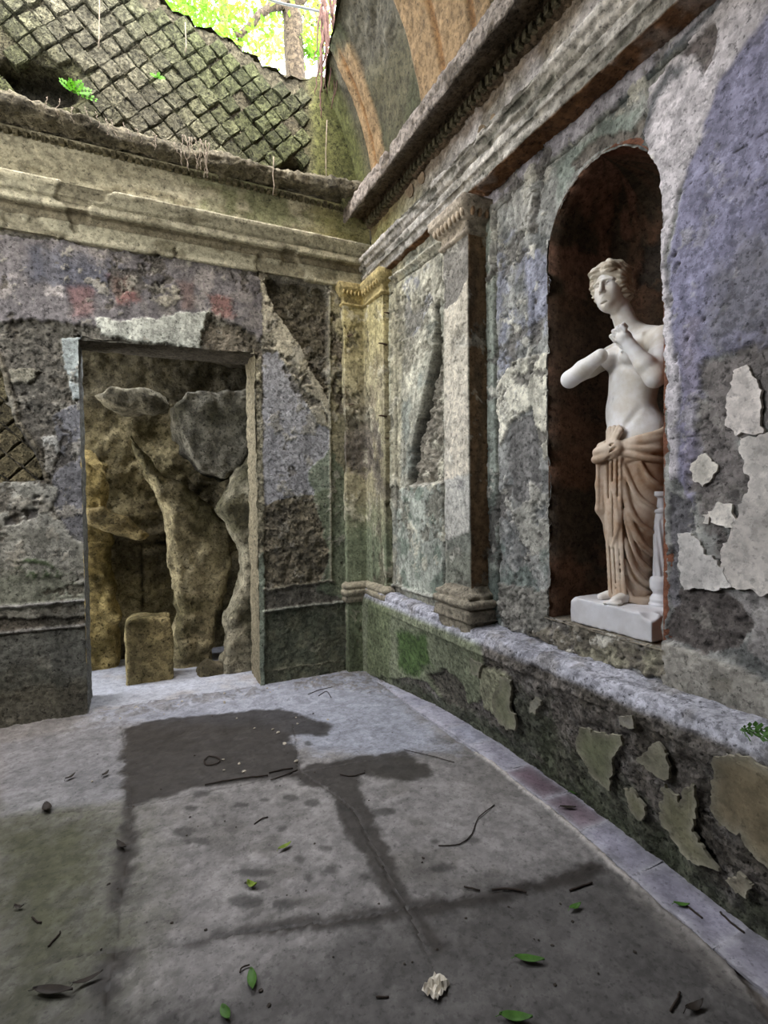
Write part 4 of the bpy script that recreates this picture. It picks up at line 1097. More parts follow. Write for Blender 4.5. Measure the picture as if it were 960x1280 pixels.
pr_ = [(.20, 3.280), (.050, 3.275), (.040, 3.282), (.038, 3.335), (.022, 3.34), (.020, 3.395), (.036, 3.40), (.010, 3.415), (.0, 3.445), (-.016, 3.455), (-.022, 3.485), (.10, 3.498), (.125, 3.51), (.13, 3.78), (.12, 3.79), (.10, 3.80)]
er = Surf.sweep(pr_, 1, -6.2, .06, .011, .013, seed=111, base=(196, 191, 182), n=.006, ns=9, rough=.7)
zr = er.P[..., 2]
er.apply(sst(-.05, .25, fbm(er.U, zr * 3, 4, 5, 3, .6)), c=(140, 136, 126), al=.85, h=-.006, n=.006, add=True)
er.apply(sst(.1, .4, fbm(er.U, zr * 3, 7, 5, 5, .6)) * (1 - sst(3.49, 3.51, zr)), c=(108, 108, 98), al=.8, h=-.012, add=True)
er.apply((er.N[..., 2] < -.7) * (zr < 3.3) * 1.0, c=(128, 92, 62))  # underside painted brown for the shade on the soffit
er.apply((er.N[..., 2] < -.7) * (zr < 3.3) * sst(0, .3, fbm(er.U, er.P[..., 0], 5, 4, 15)), c=(160, 146, 134), al=.7, h=.006, add=True)
er.apply(sst(3.50, 3.52, zr) * sst(-1.0, -.2, er.U), c=(190, 186, 120), al=.75)  # yellow-green of foliage light painted into the frieze near the corner
er.apply(sst(3.50, 3.52, zr) * (1 - sst(-1.6, -.9, er.U)) * sst(-.3, .1, fbm(er.U, zr, 3, 4, 19)), c=(232, 228, 230), al=.85, r=.2)
er.apply(sst(3.68, 3.78, zr + .05 * er.wu), c=(112, 92, 66), al=.7)
er.grime(1.1, 1.0)
trim_2 = emit('trim_2', [er], M_WALL, **S())
for i, px in enumerate(((512, 238, 10), (527, 222, 8), (603, 165, 9), (618, 150, 8))):       # oval losses in the frieze plaster
    x, y, r_ = px
    pl_ = [(x + r_ * .55 * math.cos(t), y + r_ * math.sin(t)) for t in np.linspace(0, 6.28, 9)[:-1]]
    plate('plaster_patch', pl_, 0, .126, -1, .006, M_PATCH, (140, 124, 104), trim_2, seed=350 + i, curl=.002, rag=.008)

pk = [(.13, 3.785), (.085, 3.79), (.08, 3.835), (.05, 3.84), (.045, 3.865), (-.06, 3.85), (-.085, 3.835), (-.105, 3.80), (-.118, 3.785), (-.125, 3.80), (-.125, 3.90), (-.11, 3.935), (.0, 3.955), (.16, 3.97)]
ek = Surf.sweep(pk, 1, -6.2, .05, .012, .013, seed=121, base=(120, 106, 88), n=.010, ns=10, rough=1.0)
zk = ek.P[..., 2]; ok = sst(.0, -.09, ek.P[..., 0])
ek.h = ek.h + .012 * fbm(ek.U, ek.V, 30, 3, 7)
bite = sst(.12, .4, fbm(ek.U, ek.U * 0, 3.2, 3, 44))
ek.apply(ok * sst(3.83, 3.87, zk) * bite, h=-.07, add=True, c=(70, 62, 52), al=.7)
ek.apply(ok * (1 - bite), c=(168, 158, 148), al=.8)
ek.apply((1 - ok) * 1.0, c=(112, 94, 72), al=.5)
ek.apply(sst(.1, .4, fbm(ek.U, ek.V, 6, 4, 9)), c=(84, 74, 60), al=.7)
emit('broken_cornice', [ek], M_ROUGH, trim_2)
for i in range(70):                                        # block dentils along the right bed moulding
    y = -.02 - i * .052
    o = link('dentil', dm, M_ROUGH, trim_2); o.location = (.088, y, 3.787); o.rotation_euler = (0, 0, -math.pi / 2); o.scale = (1, rnd.uniform(.6, .8), rnd.uniform(.8, 1.0))

# ------------------------------------------------------------------ vault over the right side and over the visitor's side of the room
R_V, XV, ZV = 1.9, -1.80, 3.88


def vault(t0, t1, y0, y1, step, seed, edge=None):
    nt = max(2, int(R_V * abs(t1 - t0) / step) + 1); ny = max(2, int(abs(y1 - y0) / step) + 1)
    Y, T = np.meshgrid(np.linspace(y0, y1, ny), np.linspace(t0, t1, nt))
    if edge is not None:                              # ragged broken rim: top parameter depends on y
        te = edge(Y[0]); T = t0 + (T - t0) / (t1 - t0) * (te[None, :] - t0)
    P = np.stack([XV + R_V * np.cos(T), Y, ZV + R_V * np.sin(T)], -1).astype(np.float32)
    Nn = np.stack([-np.cos(T), 0 * T, -np.sin(T)], -1).astype(np.float32)
    return Surf(P, Nn, Y.astype(np.float32), (T * R_V).astype(np.float32), step, seed=seed, base=(86, 82, 62), n=.012, ns=5, rough=.8)


def vedge(y):
    e = np.interp(y, [-6.2, -3.4, -2.6, -2.0, -1.5, -1.0, -.6, -.2, .2], [1.5, 1.45, 1.15, .95, .86, .78, .72, .66, .60])
    return e + .03 * fbm(y, y * 0, 5, 4, 6)


va = vault(-.02, .9, .20, -3.6, .016, 131, vedge)
tt = va.V / R_V; yv = va.U
va.apply(sst(-.1, .3, fbm(va.U, va.V, 2.5, 4, 3)), c=(66, 70, 48), al=.8)
OCH = (146, 121, 88)
rib = lambda a, b: sst(a - .02, a, -yv) * (1 - sst(b, b + .02, -yv))
# ochre painted ribs across the vault and along its springing
rb = np.maximum(np.maximum(rib(.12, .34), rib(.95, 1.7)), rib(1.78, 3.4) * .8)
fade = sst(.62, .52, tt + .1 * fbm(va.U, va.V, 4, 4, 5)) + rib(.95, 1.7) * .8 + rib(1.78, 3.4)
va.apply(np.clip(rb * fade, 0, 1), c=OCH, al=.9, h=.02, add=True)
va.apply(np.clip(rib(.20, .22) + rib(1.22, 1.25) + rib(1.55, 1.58), 0, 1) * fade.clip(0, 1), c=(128, 96, 60), h=-.015, add=True)
va.apply(1 - sst(.10, .13, tt + .02 * va.wu), c=(150, 126, 94), al=.85, h=.008, add=True)
va.apply(sst(.35, .5, tt + .12 * fbm(va.U, va.V, 3, 4, 15)) * (1 - np.clip(rb, 0, 1)), c=(92, 88, 76), al=.8, h=-.02, n=.03, add=True)
va.apply(sst(.06, -.1, -yv) * 1.0, c=(104, 108, 60), al=.7)
vb = vault(1.0, 3.16, -1.25, -6.2, .06, 133)
vc = vault(.80, 1.1, -2.9, -6.2, .06, 134)
ve = vault(-.02, .9, -3.6, -6.2, .06, 135)
vl = vault(2.45, 3.16, .2, -1.25, .06, 136)
va.grime(.8, .5)
ceiling = emit('ceiling', [va, vb, vc, ve, vl], M_WALL, **S())
# thickness above the broken edge so that daylight cannot leak round
yy_ = np.linspace(.2, -3.6, 120); te = vedge(yy_)
Vt = []; Ft = []
for i, (y, t) in enumerate(zip(yy_, te)):
    r1 = .03 * rnd.random()
    for rad in (R_V - .01, R_V + .10 + r1, R_V + .28):
        Vt.append((XV + rad * math.cos(t - .03 * (rad - R_V)), y, ZV + rad * math.sin(t - .03 * (rad - R_V)) + .02 * rnd.random()))
    for k in (0.35, 0.0):
        Vt.append((XV + (R_V + .3) * math.cos(k * t), y, ZV + (R_V + .3) * math.sin(k * t)))
    if i:
        a, b = (i - 1) * 5, i * 5
        for k in range(4): Ft.append((a + k, a + k + 1, b + k + 1, b + k))
link('vault_edge', mesh_np('vault_edge', Vt, Ft, np.array([*lin((92, 86, 68)), 1])), M_ROUGH, ceiling)

# ------------------------------------------------------------------ net-work wall above the back cornice
TOPE = [(-3.9, 5.75), (-2.6, 5.65), (-1.9, 5.45), (-1.55, 5.26), (-1.25, 5.14), (-1.0, 5.12), (-.75, 5.02), (-.5, 4.98), (-.3, 5.03), (-.18, 5.10), (-.1, 5.2), (.4, 5.5)]
tz = lambda x: float(np.interp(x, [p[0] for p in TOPE], [p[1] for p in TOPE]))
rw = Surf.flat(1, .23, -1, -3.9, .4, 4.05, 5.9, .022, seed=141, base=(104, 99, 80), n=.012, ns=10, rough=1.0)
rw.apply(sst(-.1, .3, fbm(rw.U, rw.V, 2.2, 4, 6)), c=(88, 90, 62), al=.8)
TE = np.interp(rw.U, [p[0] for p in TOPE], [p[1] for p in TOPE]) + .03 * fbm(rw.U, rw.U * 0, 7, 4, 9)
rw.hole = (TE - rw.V)
sm = sst(-.42, -.30, rw.U + .03 * rw.wu)                       # smooth green plaster in the corner of the vault
rw.apply(sm, c=(96, 98, 58), h=.03, n=.004, r=.4)
for x, z, a, b in ((-2.30, 4.38, .25, .13), (-.50, 4.24, .11, .075), (-1.42, 4.62, .03, .03), (-1.36, 4.72, .04, .04)):   # putlog holes
    d = np.sqrt(((rw.U - x) / a) ** 2 + ((rw.V - z) / b) ** 2)
    rw.apply(1 - sst(.8, 1.1, d), c=(60, 58, 46), h=-.14)
rw.grime(1.0)
wall_top = emit('wall_upper', [rw], M_TUFF, **S())
bk = Surf.flat(1, .62, 1, -3.9, .4, 3.6, 5.9, .05, seed=2, base=(80, 76, 56), n=.03)
bk.hole = np.interp(bk.U, [p[0] for p in TOPE], [p[1] for p in TOPE]) - bk.V
tpx = np.linspace(-3.9, .4, 110); Vt = []; Ft = []
for i, x in enumerate(tpx):
    z = tz(x) + .02 * math.sin(x * 37)
    for k, y in enumerate((.215, .30, .45, .63)): Vt.append((x, y, z + .05 * math.sin(k * 1.1) + rnd.uniform(-.015, .02)))
    if i:
        for k in range(3): Ft.append(((i - 1) * 4 + k, i * 4 + k, i * 4 + k + 1, (i - 1) * 4 + k + 1))
link('wall_crest', mesh_np('wall_crest', Vt, Ft, np.array([*lin((84, 78, 54)), 1])), M_ROUGH, wall_top)
emit('wall_backing', [bk], M_ROUGH, wall_top)
cnt = 0; side_ = .118
for i in range(-40, 41):
    for j in range(-40, 41):
        cx, cz = -1.5 + (i + j) * side_ * .7071, 4.6 + (i - j) * side_ * .7071
        if not (-3.05 < cx < -.36 and 4.10 < cz < tz(cx) - .05): continue
        if ((cx + 2.30) / .27) ** 2 + ((cz - 4.38) / .15) ** 2 < 1 or ((cx + .5) / .13) ** 2 + ((cz - 4.24) / .09) ** 2 < 1: continue
        if cz > 5.35 and cx < -2.4: continue
        g = .5 + .5 * math.sin(cx * 3 + cz * 2.2); rs = random.Random(i * 91 + j)
        if rs.random() < .05: continue
        c = [116 - 20 * g, 113 - 12 * g, 94 - 26 * g]
        tuff_block(wall_top, cx + rs.uniform(-.006, .006), cz + rs.uniform(-.006, .006), .225, side_, 900 + cnt, rs.uniform(.006, .032), col=c, tilt=rs.uniform(-.09, .09)); cnt += 1
print('tuff blocks', cnt)

# ------------------------------------------------------------------ walls out of view
M_OUT = masonry('plain_old_wall', base=(84, 80, 72), var=.25)
def slab(name, lo, hi, mat, **p):
    V = [(x, y, z) for x in (lo[0], hi[0]) for y in (lo[1], hi[1]) for z in (lo[2], hi[2])]
    F = [(0, 1, 3, 2), (4, 6, 7, 5), (0, 4, 5, 1), (2, 3, 7, 6), (0, 2, 6, 4), (1, 5, 7, 3)]
    return link(name, mesh_np(name, V, F, smooth=False), mat, **p)


wl = slab('wall_left', (-3.92, -6.3, 0), (-3.72, .6, 2.45), M_OUT, **S())
slab('wall_pier', (-3.92, -6.3, 2.45), (-3.72, -2.5, 4.0), M_OUT, parent=wl); slab('wall_pier', (-3.92, -.5, 2.45), (-3.72, .6, 4.0), M_OUT, parent=wl)
slab('wall_backing', (.86, -6.3, -.05), (1.1, .7, 4.3), M_OUT, parent=wall_right); slab('wall_backing', (.16, -6.3, 3.98), (1.1, .7, 4.3), M_OUT, parent=wall_right)  # unseen slabs added behind the right wall to block sky light leaks
slab('wall_front', (-3.9, -6.4, 0), (.6, -6.2, 6.0), M_OUT, **S())
# ================================================================== THINGS
# ------------------------------------------------------------------ marble statue
def marble(name, base, stain, var=.5, scale=7):
    m = bpy.data.materials.new(name); m.use_nodes = True; nt = m.node_tree; b = nt.nodes['Principled BSDF']; L = nt.links.new
    geo = N(nt, 'ShaderNodeNewGeometry')
    n1 = N(nt, 'ShaderNodeTexNoise'); n1.inputs['Scale'].default_value = scale; n1.inputs['Detail'].default_value = 7; n1.inputs['Roughness'].default_value = .62
    L(geo.outputs['Position'], n1.inputs['Vector'])
    rp = N(nt, 'ShaderNodeValToRGB'); rp.color_ramp.elements[0].position = .36; rp.color_ramp.elements[1].position = .60
    rp.color_ramp.elements[0].color = (*lin(stain), 1); rp.color_ramp.elements[1].color = (*lin(base), 1)
    L(n1.outputs['Fac'], rp.inputs[0]); L(rp.outputs[0], b.inputs['Base Color'])
    n2 = N(nt, 'ShaderNodeTexNoise'); n2.inputs['Scale'].default_value = 160; n2.inputs['Detail'].default_value = 3
    L(geo.outputs['Position'], n2.inputs['Vector'])
    bp = N(nt, 'ShaderNodeBump'); bp.inputs['Strength'].default_value = .12; bp.inputs['Distance'].default_value = .004
    L(n2.outputs['Fac'], bp.inputs['Height']); L(bp.outputs[0], b.inputs['Normal'])
    b.inputs['Roughness'].default_value = .55; b.inputs['Specular IOR Level'].default_value = .35
    b.inputs['Subsurface Weight'].default_value = .12; b.inputs['Subsurface Radius'].default_value = (.02, .016, .012)
    b.inputs['Subsurface Scale'].default_value = .4
    return m


M_MAR = marble('white_marble', (236, 234, 232), (206, 198, 184))
M_HAIR = marble('weathered_marble', (206, 198, 182), (166, 152, 130), scale=20)
M_DRAP = marble('tan_marble', (206, 190, 170), (160, 128, 98), scale=5)  # tan drapery tone with brown mottling
M_PLIN = marble('grey_white_marble', (214, 214, 216), (190, 188, 188), scale=5)
SPOS = np.array([.42, -2.35]); ZPL = .98
_n = np.array([SPOS[0] - CAM[0], SPOS[1] - CAM[1]]); DST = np.linalg.norm(_n); _n /= DST
ROT = math.radians(170)
st = empty('statue', (SPOS[0], SPOS[1], .866), label='life-size white marble statue of a half-draped woman standing on a block in the arched niche', category='statue')
st.rotation_euler = (0, 0, ROT)


def fl_(s, d): return (-.762 * s + .647 * d, .647 * s + .762 * d)


def PP(s, d, z):
    k = 1 - d / DST; F_, L_ = fl_(s * k, d)
    return np.array([F_, L_, 1.4 + (z - 1.4) * k - .885])


def Q(L, Fv, z): return np.array([Fv, L, z - .885])


def smesh(name, sdf, mat, zoff, parent):
    V, F = sdf.mesh(); V = V + np.array([0, 0, zoff])
    me = mesh_np(name, V, F.astype(np.int32))
    return link(name, me, mat, parent)


ZO = ZPL - .866                                    # local height of the top of the plinth
# --- figure
fg = SDF(np.concatenate([np.arange(-.20, .0, .005), np.arange(.0, .21, .0027), np.arange(.21, .36, .0045)]), np.concatenate([np.arange(-.34, -.17, .005), np.arange(-.17, .04, .0027), np.arange(.04, .40, .0045)]),
         np.concatenate([np.arange(.60, 1.36, .005), np.arange(1.36, 1.70, .0026)]))
fg.ell(Q(.005, -.005, 1.68), (.118, .160, .15), .05)
fg.ell(Q(-.012, .030, 1.80), (.082, .118, .10), .06)
fg.ell(Q(-.02, .0, 1.885), (.090, .118, .11), .06)
fg.ell(Q(-.005, -.005, 2.00), (.100, .135, .13), .06)
fg.ell(Q(0, -.012, 2.09), (.085, .142, .075), .05)
fg.cone(Q(-.02, -.015, 2.165), Q(-.165, -.012, 2.108), .050, .050, .04)
fg.cone(Q(.0, -.015, 2.165), Q(.165, -.012, 2.104), .050, .050, .04)
for L in (-.067, .063):
    fg.ell(Q(L, .082, 2.062), (.048, .052, .052), .035)
    fg.ell(Q(L * 1.08, .134, 2.060), (.007, .007, .007), .008)
fg.cone(Q(-.012, .0, 2.13), Q(-.050, .046, 2.31), .058, .047, .03)
# belly modelling: navel, flank lines, midline
fg.ell(Q(-.03, .118, 1.856), (.016, .007, .011), .012, sub=True)
fg.cone(Q(-.02, .116, 2.03), Q(-.026, .112, 1.90), .006, .005, .02, sub=True)
fg.cone(Q(.12, .075, 1.80), Q(.05, .125, 1.70), .008, .006, .025, sub=True)
fg.cone(Q(-.15, .06, 1.79), Q(-.07, .12, 1.69), .008, .006, .025, sub=True)
fg.cone(Q(-.09, .09, 1.985), Q(-.03, .105, 2.01), .006, .005, .02, sub=True)
fg.cone(Q(.08, .09, 1.985), Q(.02, .105, 2.01), .006, .005, .02, sub=True)
fg.cone(Q(-.018, .066, 2.125), Q(-.11, .045, 2.135), .010, .008, .02)
fg.cone(Q(.0, .066, 2.125), Q(.10, .045, 2.135), .010, .008, .02)
# right arm, broken off at the wrist
sR, eR, wR = Q(-.178, .0, 2.105), PP(-.298, .02, 1.985), PP(-.155, .10, 2.085)
fg.cone(sR, (sR + eR) / 2, .050, .044, .03); fg.cone((sR + eR) / 2, eR, .044, .039, .02)
fg.cone(eR, eR * .55 + wR * .45, .041, .042, .02); fg.cone(eR * .55 + wR * .45, wR, .042, .033, .015)
# left arm folded up to the breast, hand closed
sL, eL, wL = Q(.172, .0, 2.10), PP(.083, .29, 1.955), PP(-.022, .275, 2.115)
fg.cone(sL, (sL + eL) / 2, .050, .046, .03); fg.cone((sL + eL) / 2, eL, .046, .040, .02)
fg.cone(eL, eL * .6 + wL * .4, .042, .041, .02); fg.cone(eL * .6 + wL * .4, wL, .041, .027, .015)
hx = (wL - eL) / np.linalg.norm(wL - eL)           # along the hand
hy = np.array([.35, -.1, .25]); hy = np.cross(hx, np.cross(hy, hx)); hy /= np.linalg.norm(hy)   # back of the hand
hz = np.cross(hx, hy)
pc_ = wL + hx * .042
fg.cone(wL, pc_, .026, .030, .012); fg.ell(pc_ + hx * .012, (.030, .030, .030), .012)
for i, (o, ln) in enumerate(((-.033, .92), (-.011, 1.08), (.011, 1.0), (.032, .8))):
    b0 = wL + hx * (.070 - abs(o) * .15) + hz * o + hy * .012
    b1 = b0 + hx * .030 * ln + hy * .002; b2 = b1 - hy * .026 * ln + hx * .006; b3 = b2 - hx * .020 * ln - hy * .004
    fg.chain([b0, b1, b2, b3], [.0098, .0092, .0086, .0078], .0015)
t0 = wL + hx * .024 - hz * .028; t1 = t0 + hx * .03 - hz * .012 - hy * .010; t2 = t1 + hx * .022 + hz * .016 - hy * .012
fg.chain([t0, t1, t2], [.013, .011, .009], .005)
# head
hp0 = PP(-.106, .0, 2.408)
ya_ = math.radians(25); Fs = fl_(-math.sin(ya_), math.cos(ya_)); ff_ = np.array([Fs[0], Fs[1], -.05]); ff_ /= np.linalg.norm(ff_)
ll_ = np.cross(np.array([.762 * .13, -.647 * .13, 1.0]), ff_); ll_ /= np.linalg.norm(ll_); uu_ = np.cross(ff_, ll_)
HM = np.stack([ff_, ll_, uu_])                     # head axes: forward, her left, up


def HH(l, f, u): return hp0 + ff_ * f + ll_ * l + uu_ * u


HK = 1.0
def hell(l, f, u, rl_, rf_, ru_, k=.02, sub=False): fg.ell(HH(l * HK, f * HK, u * HK), (rf_ * HK, rl_ * HK, ru_ * HK), k, sub, M=HM)
hell(0, -.012, .035, .070, .090, .085)
hell(0, .032, -.030, .059, .062, .088, .03)
hell(0, .050, -.075, .044, .046, .050, .03)
hell(0, .078, -.108, .020, .020, .017, .02)
hell(-.030, .060, -.036, .022, .024, .024, .02); hell(.030, .060, -.036, .022, .024, .024, .02)
fg.cone(HH(0, .090, .012), HH(0, .112, -.036), .008, .0105, .010)
hell(-.010, .099, -.041, .008, .009, .007, .006); hell(.010, .099, -.041, .008, .009, .007, .006)
for sg in (-1, 1):
    fg.cone(HH(sg * .010, .090, .014), HH(sg * .046, .074, .012), .0075, .006, .008)
    hell(sg * .029, .0945, -.001, .022, .0200, .0130, .006, True)
    hell(sg * .029, .0640, -.003, .0150, .0135, .0092, .0012)
    fg.chain([HH(sg * .013, .0790, .000), HH(sg * .027, .0815, .0065), HH(sg * .042, .0715, .000)], [.0024, .0032, .0026], .0015)
    fg.chain([HH(sg * .013, .0780, -.006), HH(sg * .027, .0800, -.0115), HH(sg * .042, .0710, -.006)], [.0022, .0026, .0022], .0015)
fg.cone(HH(-.019, .084, -.0665), HH(-.004, .0965, -.0630), .0042, .0056, .003); fg.cone(HH(.019, .084, -.0665), HH(.004, .0965, -.0630), .0042, .0056, .003)
fg.cone(HH(-.011, .0890, -.0755), HH(.011, .0890, -.0755), .0064, .0062, .003)
hell(0, .086, -.090, .016, .010, .006, .010, True)
figure = smesh('figure', fg, M_MAR, ZO, st)
# --- hair: waved mass parted in the middle, knot at the nape
hr = SDF(hp0[0] + np.arange(-.19, .15, .0034), hp0[1] + np.arange(-.16, .16, .0034), hp0[2] + np.arange(-.13, .17, .0034))


def wav(x, y, z):                                  # x fwd, y left, z up in head axes
    a = np.arctan2(z + .01, x + .02); w = np.sin(a * 15 + 34 * np.abs(y) + 2 * np.sin(30 * y)) * .0034
    return w + .0028 * np.sin(95 * np.abs(y) + 3 * np.sin(a * 8)) + .0015 * np.sin(150 * z + 90 * x)


hr.ell(HH(0, -.014, .040), (.100 * HK, .088 * HK, .094 * HK), .01, M=HM, disp=wav)
for sg in (-1, 1):
    hr.ell(HH(sg * .062, .012, .012), (.050, .026, .058), .015, M=HM, disp=wav)
    hr.ell(HH(sg * .060, -.025, -.045), (.042, .024, .035), .02, M=HM, disp=wav)
    hr.ell(HH(sg * .035, .055, .070), (.040, .034, .026), .012, M=HM, disp=wav)
hr.ell(HH(0, -.105, -.01), (.050, .058, .052), .02, M=HM, disp=wav)
hr.chain([HH(-.02, -.09, -.06), HH(-.05, -.085, -.11)], [.02, .012], .02)
hr.ell(HH(0, .112, -.028), (.074, .052, .078), .010, sub=True, M=HM)
hr.cone(HH(0, .12, .10), HH(0, .02, .145), .004, .004, .006, sub=True)
smesh('hair', hr, M_HAIR, ZO, st)
# --- drapery
LZ = [2.0, 1.70, 1.66, 1.58, 1.45, 1.35, 1.25, 1.15, 1.08, 1.00, .95, .92, .885, .80]
LC = [0.0, .0, .0, .0, .0, -.004, -.012, -.016, -.02, -.022, -.022, -.018, -.010, -.01]   # sway along s
LA = [.10, .150, .163, .165, .165, .152, .132, .120, .112, .103, .098, .100, .112, .112]  # half width (left-right)
LB = [.08, .112, .120, .122, .120, .112, .102, .096, .092, .088, .088, .092, .105, .105]  # half depth
LZ, LC, LA, LB = (np.array(v)[::-1] for v in (LZ, LC, LA, LB))


def loft(X, Y, Z):
    z = Z + .885; c = np.interp(z, LZ, LC); a = np.interp(z, LZ, LA); b = np.interp(z, LZ, LB)
    x = X + .762 * c; y = Y - .647 * c
    q = np.sqrt((x / b) ** 2 + (y / a) ** 2)
    d = (q - 1) * np.minimum(a, b) * .95
    return np.maximum(d, np.maximum(z - 1.655, .884 - z))


def on(s, z, lift=0.0):
    """point on the camera side of the draped legs for an apparent (s, z)"""
    c = np.interp(z, LZ, LC); a = np.interp(z, LZ, LA); b = np.interp(z, LZ, LB)
    u = s - c
    # ((.647u+.762d)/a)^2 + ((-.762u+.647d)/b)^2 = 1
    A_ = (.762 / a) ** 2 + (.647 / b) ** 2; B_ = 2 * (.647 * .762 * u / a ** 2 - .762 * .647 * u / b ** 2); C_ = (.647 * u / a) ** 2 + (.762 * u / b) ** 2 - 1
    D_ = B_ * B_ - 4 * A_ * C_
    d = (-B_ + math.sqrt(max(D_, 0))) / (2 * A_)
    F_, L_ = fl_(s, d + lift)
    return np.array([F_, L_, z - .885])


def px_sz(x, y): return (x - 793.5) * .00350, 1.4 + (616 - y) * .00385     # photo pixel to statue-plane (s, z)


def CP_(x, y):                                     # same from the enlarged view of the lower half (4.571 x, from 700,530)
    return px_sz(700 + x / 4.571, 530 + y / 4.571)


def fold(pts, rads, lift=0.0, n=5, k=.008):
    q = curve_pts([CP_(*p) for p in pts], n); r_ = np.interp(np.linspace(0, 1, len(q)), np.linspace(0, 1, len(rads)), rads)
    P3 = [on(a, b, lift) for a, b in q]
    dr.chain(P3, list(r_), k)


dr = SDF(np.arange(-.20, .30, .0045), np.arange(-.27, .27, .0045), np.arange(-.02, .86, .0045))
dr.op(loft, (-.2, -.25, -.01), (.2, .25, .78), .01)
dr.ell(Q(-.05, .045, 1.27), (.075, .075, .15), .04)          # bent right knee
# rolled waist band
for i, (dz, ro, rr_) in enumerate(((.0, 0, .022), (.022, .4, .017), (-.022, .2, .018), (-.04, .1, .012), (.036, .0, .010))):
    pts = []
    for t in np.linspace(-2.2, 3.6, 46):
        L_, F_ = .160 * math.sin(t), .116 * math.cos(t)
        z = 1.625 + dz + .030 * math.sin(t * .9 - .2) - .012 * i * math.cos(t)
        pts.append(np.array([F_ * 1.03, L_ * 1.03, z - .885]))
    dr.chain(pts, rr_, .006)
fold([(335, 150), (400, 170), (480, 195), (590, 212)], [.014, .015, .012], .012)
fold([(330, 120), (420, 140), (520, 150), (600, 150)], [.012, .014, .012], .012)
# knot
for a, b, ra, rb_ in (((215, 150), (320, 120), .026, .030), ((200, 190), (315, 160), .020, .024), ((230, 115), (300, 95), .018, .020), ((250, 150), (330, 140), .03, .03)):
    p, q = CP_(*a), CP_(*b); dr.cone(on(max(p[0], -.12), p[1], .035) + np.array([*(np.array(fl_(min(0, p[0] + .12), 0))), 0]), on(max(q[0], -.12), q[1], .035), ra, rb_, .008)
for a in ((262, 20), (285, 12), (310, 12), (335, 15), (348, 28)):      # pleats standing up from the knot
    p = CP_(290 + (a[0] - 300) * .4, 100); q = CP_(*a)
    dr.chain([on(max(p[0], -.12), p[1], .045), on(max(q[0], -.115), q[1] - .01, .035), on(max(q[0], -.115), q[1], .03)], [.012, .013, .010], .005)
for a, b in (((205, 172), (318, 135)), ((210, 140), (300, 112)), ((200, 200), (300, 176)), ((262, 95), (268, 30)), ((296, 92), (298, 24)), ((322, 95), (326, 26)), ((326, 140), (330, 175))):
    p, q_ = CP_(*a), CP_(*b)
    for lf in (.078,): dr.chain([on(max(p[0], -.13), p[1], lf), on(max(q_[0], -.118), q_[1], lf - .004)], .0065, .006, True)
# flap hanging behind the knot on the left
fp = [PP(-.150, .03, 1.58), PP(-.152, .03, 1.45), PP(-.152, .03, 1.33), PP(-.128, .03, 1.25)]
dr.chain(fp, [.026, .026, .026, .012], .02)
for dx in (-.014, .008): dr.chain([p + np.array([*fl_(dx, .022), 0]) for p in fp[:3]], [.012, .010, .006], .008)
# long folds falling from the knot, with deep grooves between them
xs = ((268, 282, .016), (294, 306, .015), (320, 332, .016), (346, 358, .014))
for x0, x1, r_ in xs:
    fold([(x0, 190), (x0 + (x1 - x0) * .3, 380), (x0 + (x1 - x0) * .6, 600), (x1 + 4, 800), (x1 + 14, 965)], [r_ * .8, r_, r_ * 1.1, r_, r_ * 1.1], .020, 5, .005)
fold([(262, 230), (266, 380), (283, 480), (288, 600), (278, 700), (282, 760)], [.012, .013, .014, .013, .006], .034, 5, .005)
fold([(300, 330), (325, 460), (335, 560), (315, 640), (300, 690)], [.010, .012, .013, .011, .006], .036, 5, .005)
for x0, x1 in ((281, 294), (307, 319), (333, 345), (361, 372)):
    q_ = curve_pts([CP_(*p_) for p_ in [(x0, 210), (x0 + (x1 - x0) * .3, 380), (x0 + (x1 - x0) * .6, 600), (x1 + 4, 800), (x1 + 12, 955)]], 5)
    dr.chain([on(a, b, .020) for a, b in q_], .0075, .006, True)
# swinging folds to the right
for pts, r_ in (([(355, 215), (400, 330), (450, 410), (540, 470)], .012), ([(352, 240), (385, 430), (440, 540), (540, 612)], .014),
                ([(455, 225), (490, 290), (545, 335), (600, 352)], .010), ([(355, 300), (390, 500), (440, 620), (530, 720)], .013),
                ([(362, 380), (400, 570), (450, 670), (525, 735)], .008), ([(365, 480), (400, 640), (440, 740), (520, 815)], .013),
                ([(370, 640), (400, 760), (450, 850), (540, 920)], .014), ([(372, 760), (400, 850), (450, 905), (530, 950)], .010),
                ([(366, 860), (400, 960), (460, 1000), (510, 990)], .012)):
    fold(pts, [r_, r_, r_ * .8, r_ * .4], .006, 7, .007)
    dr.chain([on(a, b, .006) for a, b in curve_pts([CP_(x - 6, y + 34) for x, y in pts], 7)], .006, .012, True)
hemp = [on(s, .905, .004) for s in np.linspace(-.10, .085, 14)]
dr.chain(hemp, .013, .01)
dr.chain([on(.05, .99, .0), on(.075, .955, .01), on(.085, .92, .012)], [.012, .016, .018], .012)
smesh('drapery', dr, M_DRAP, ZO, st)
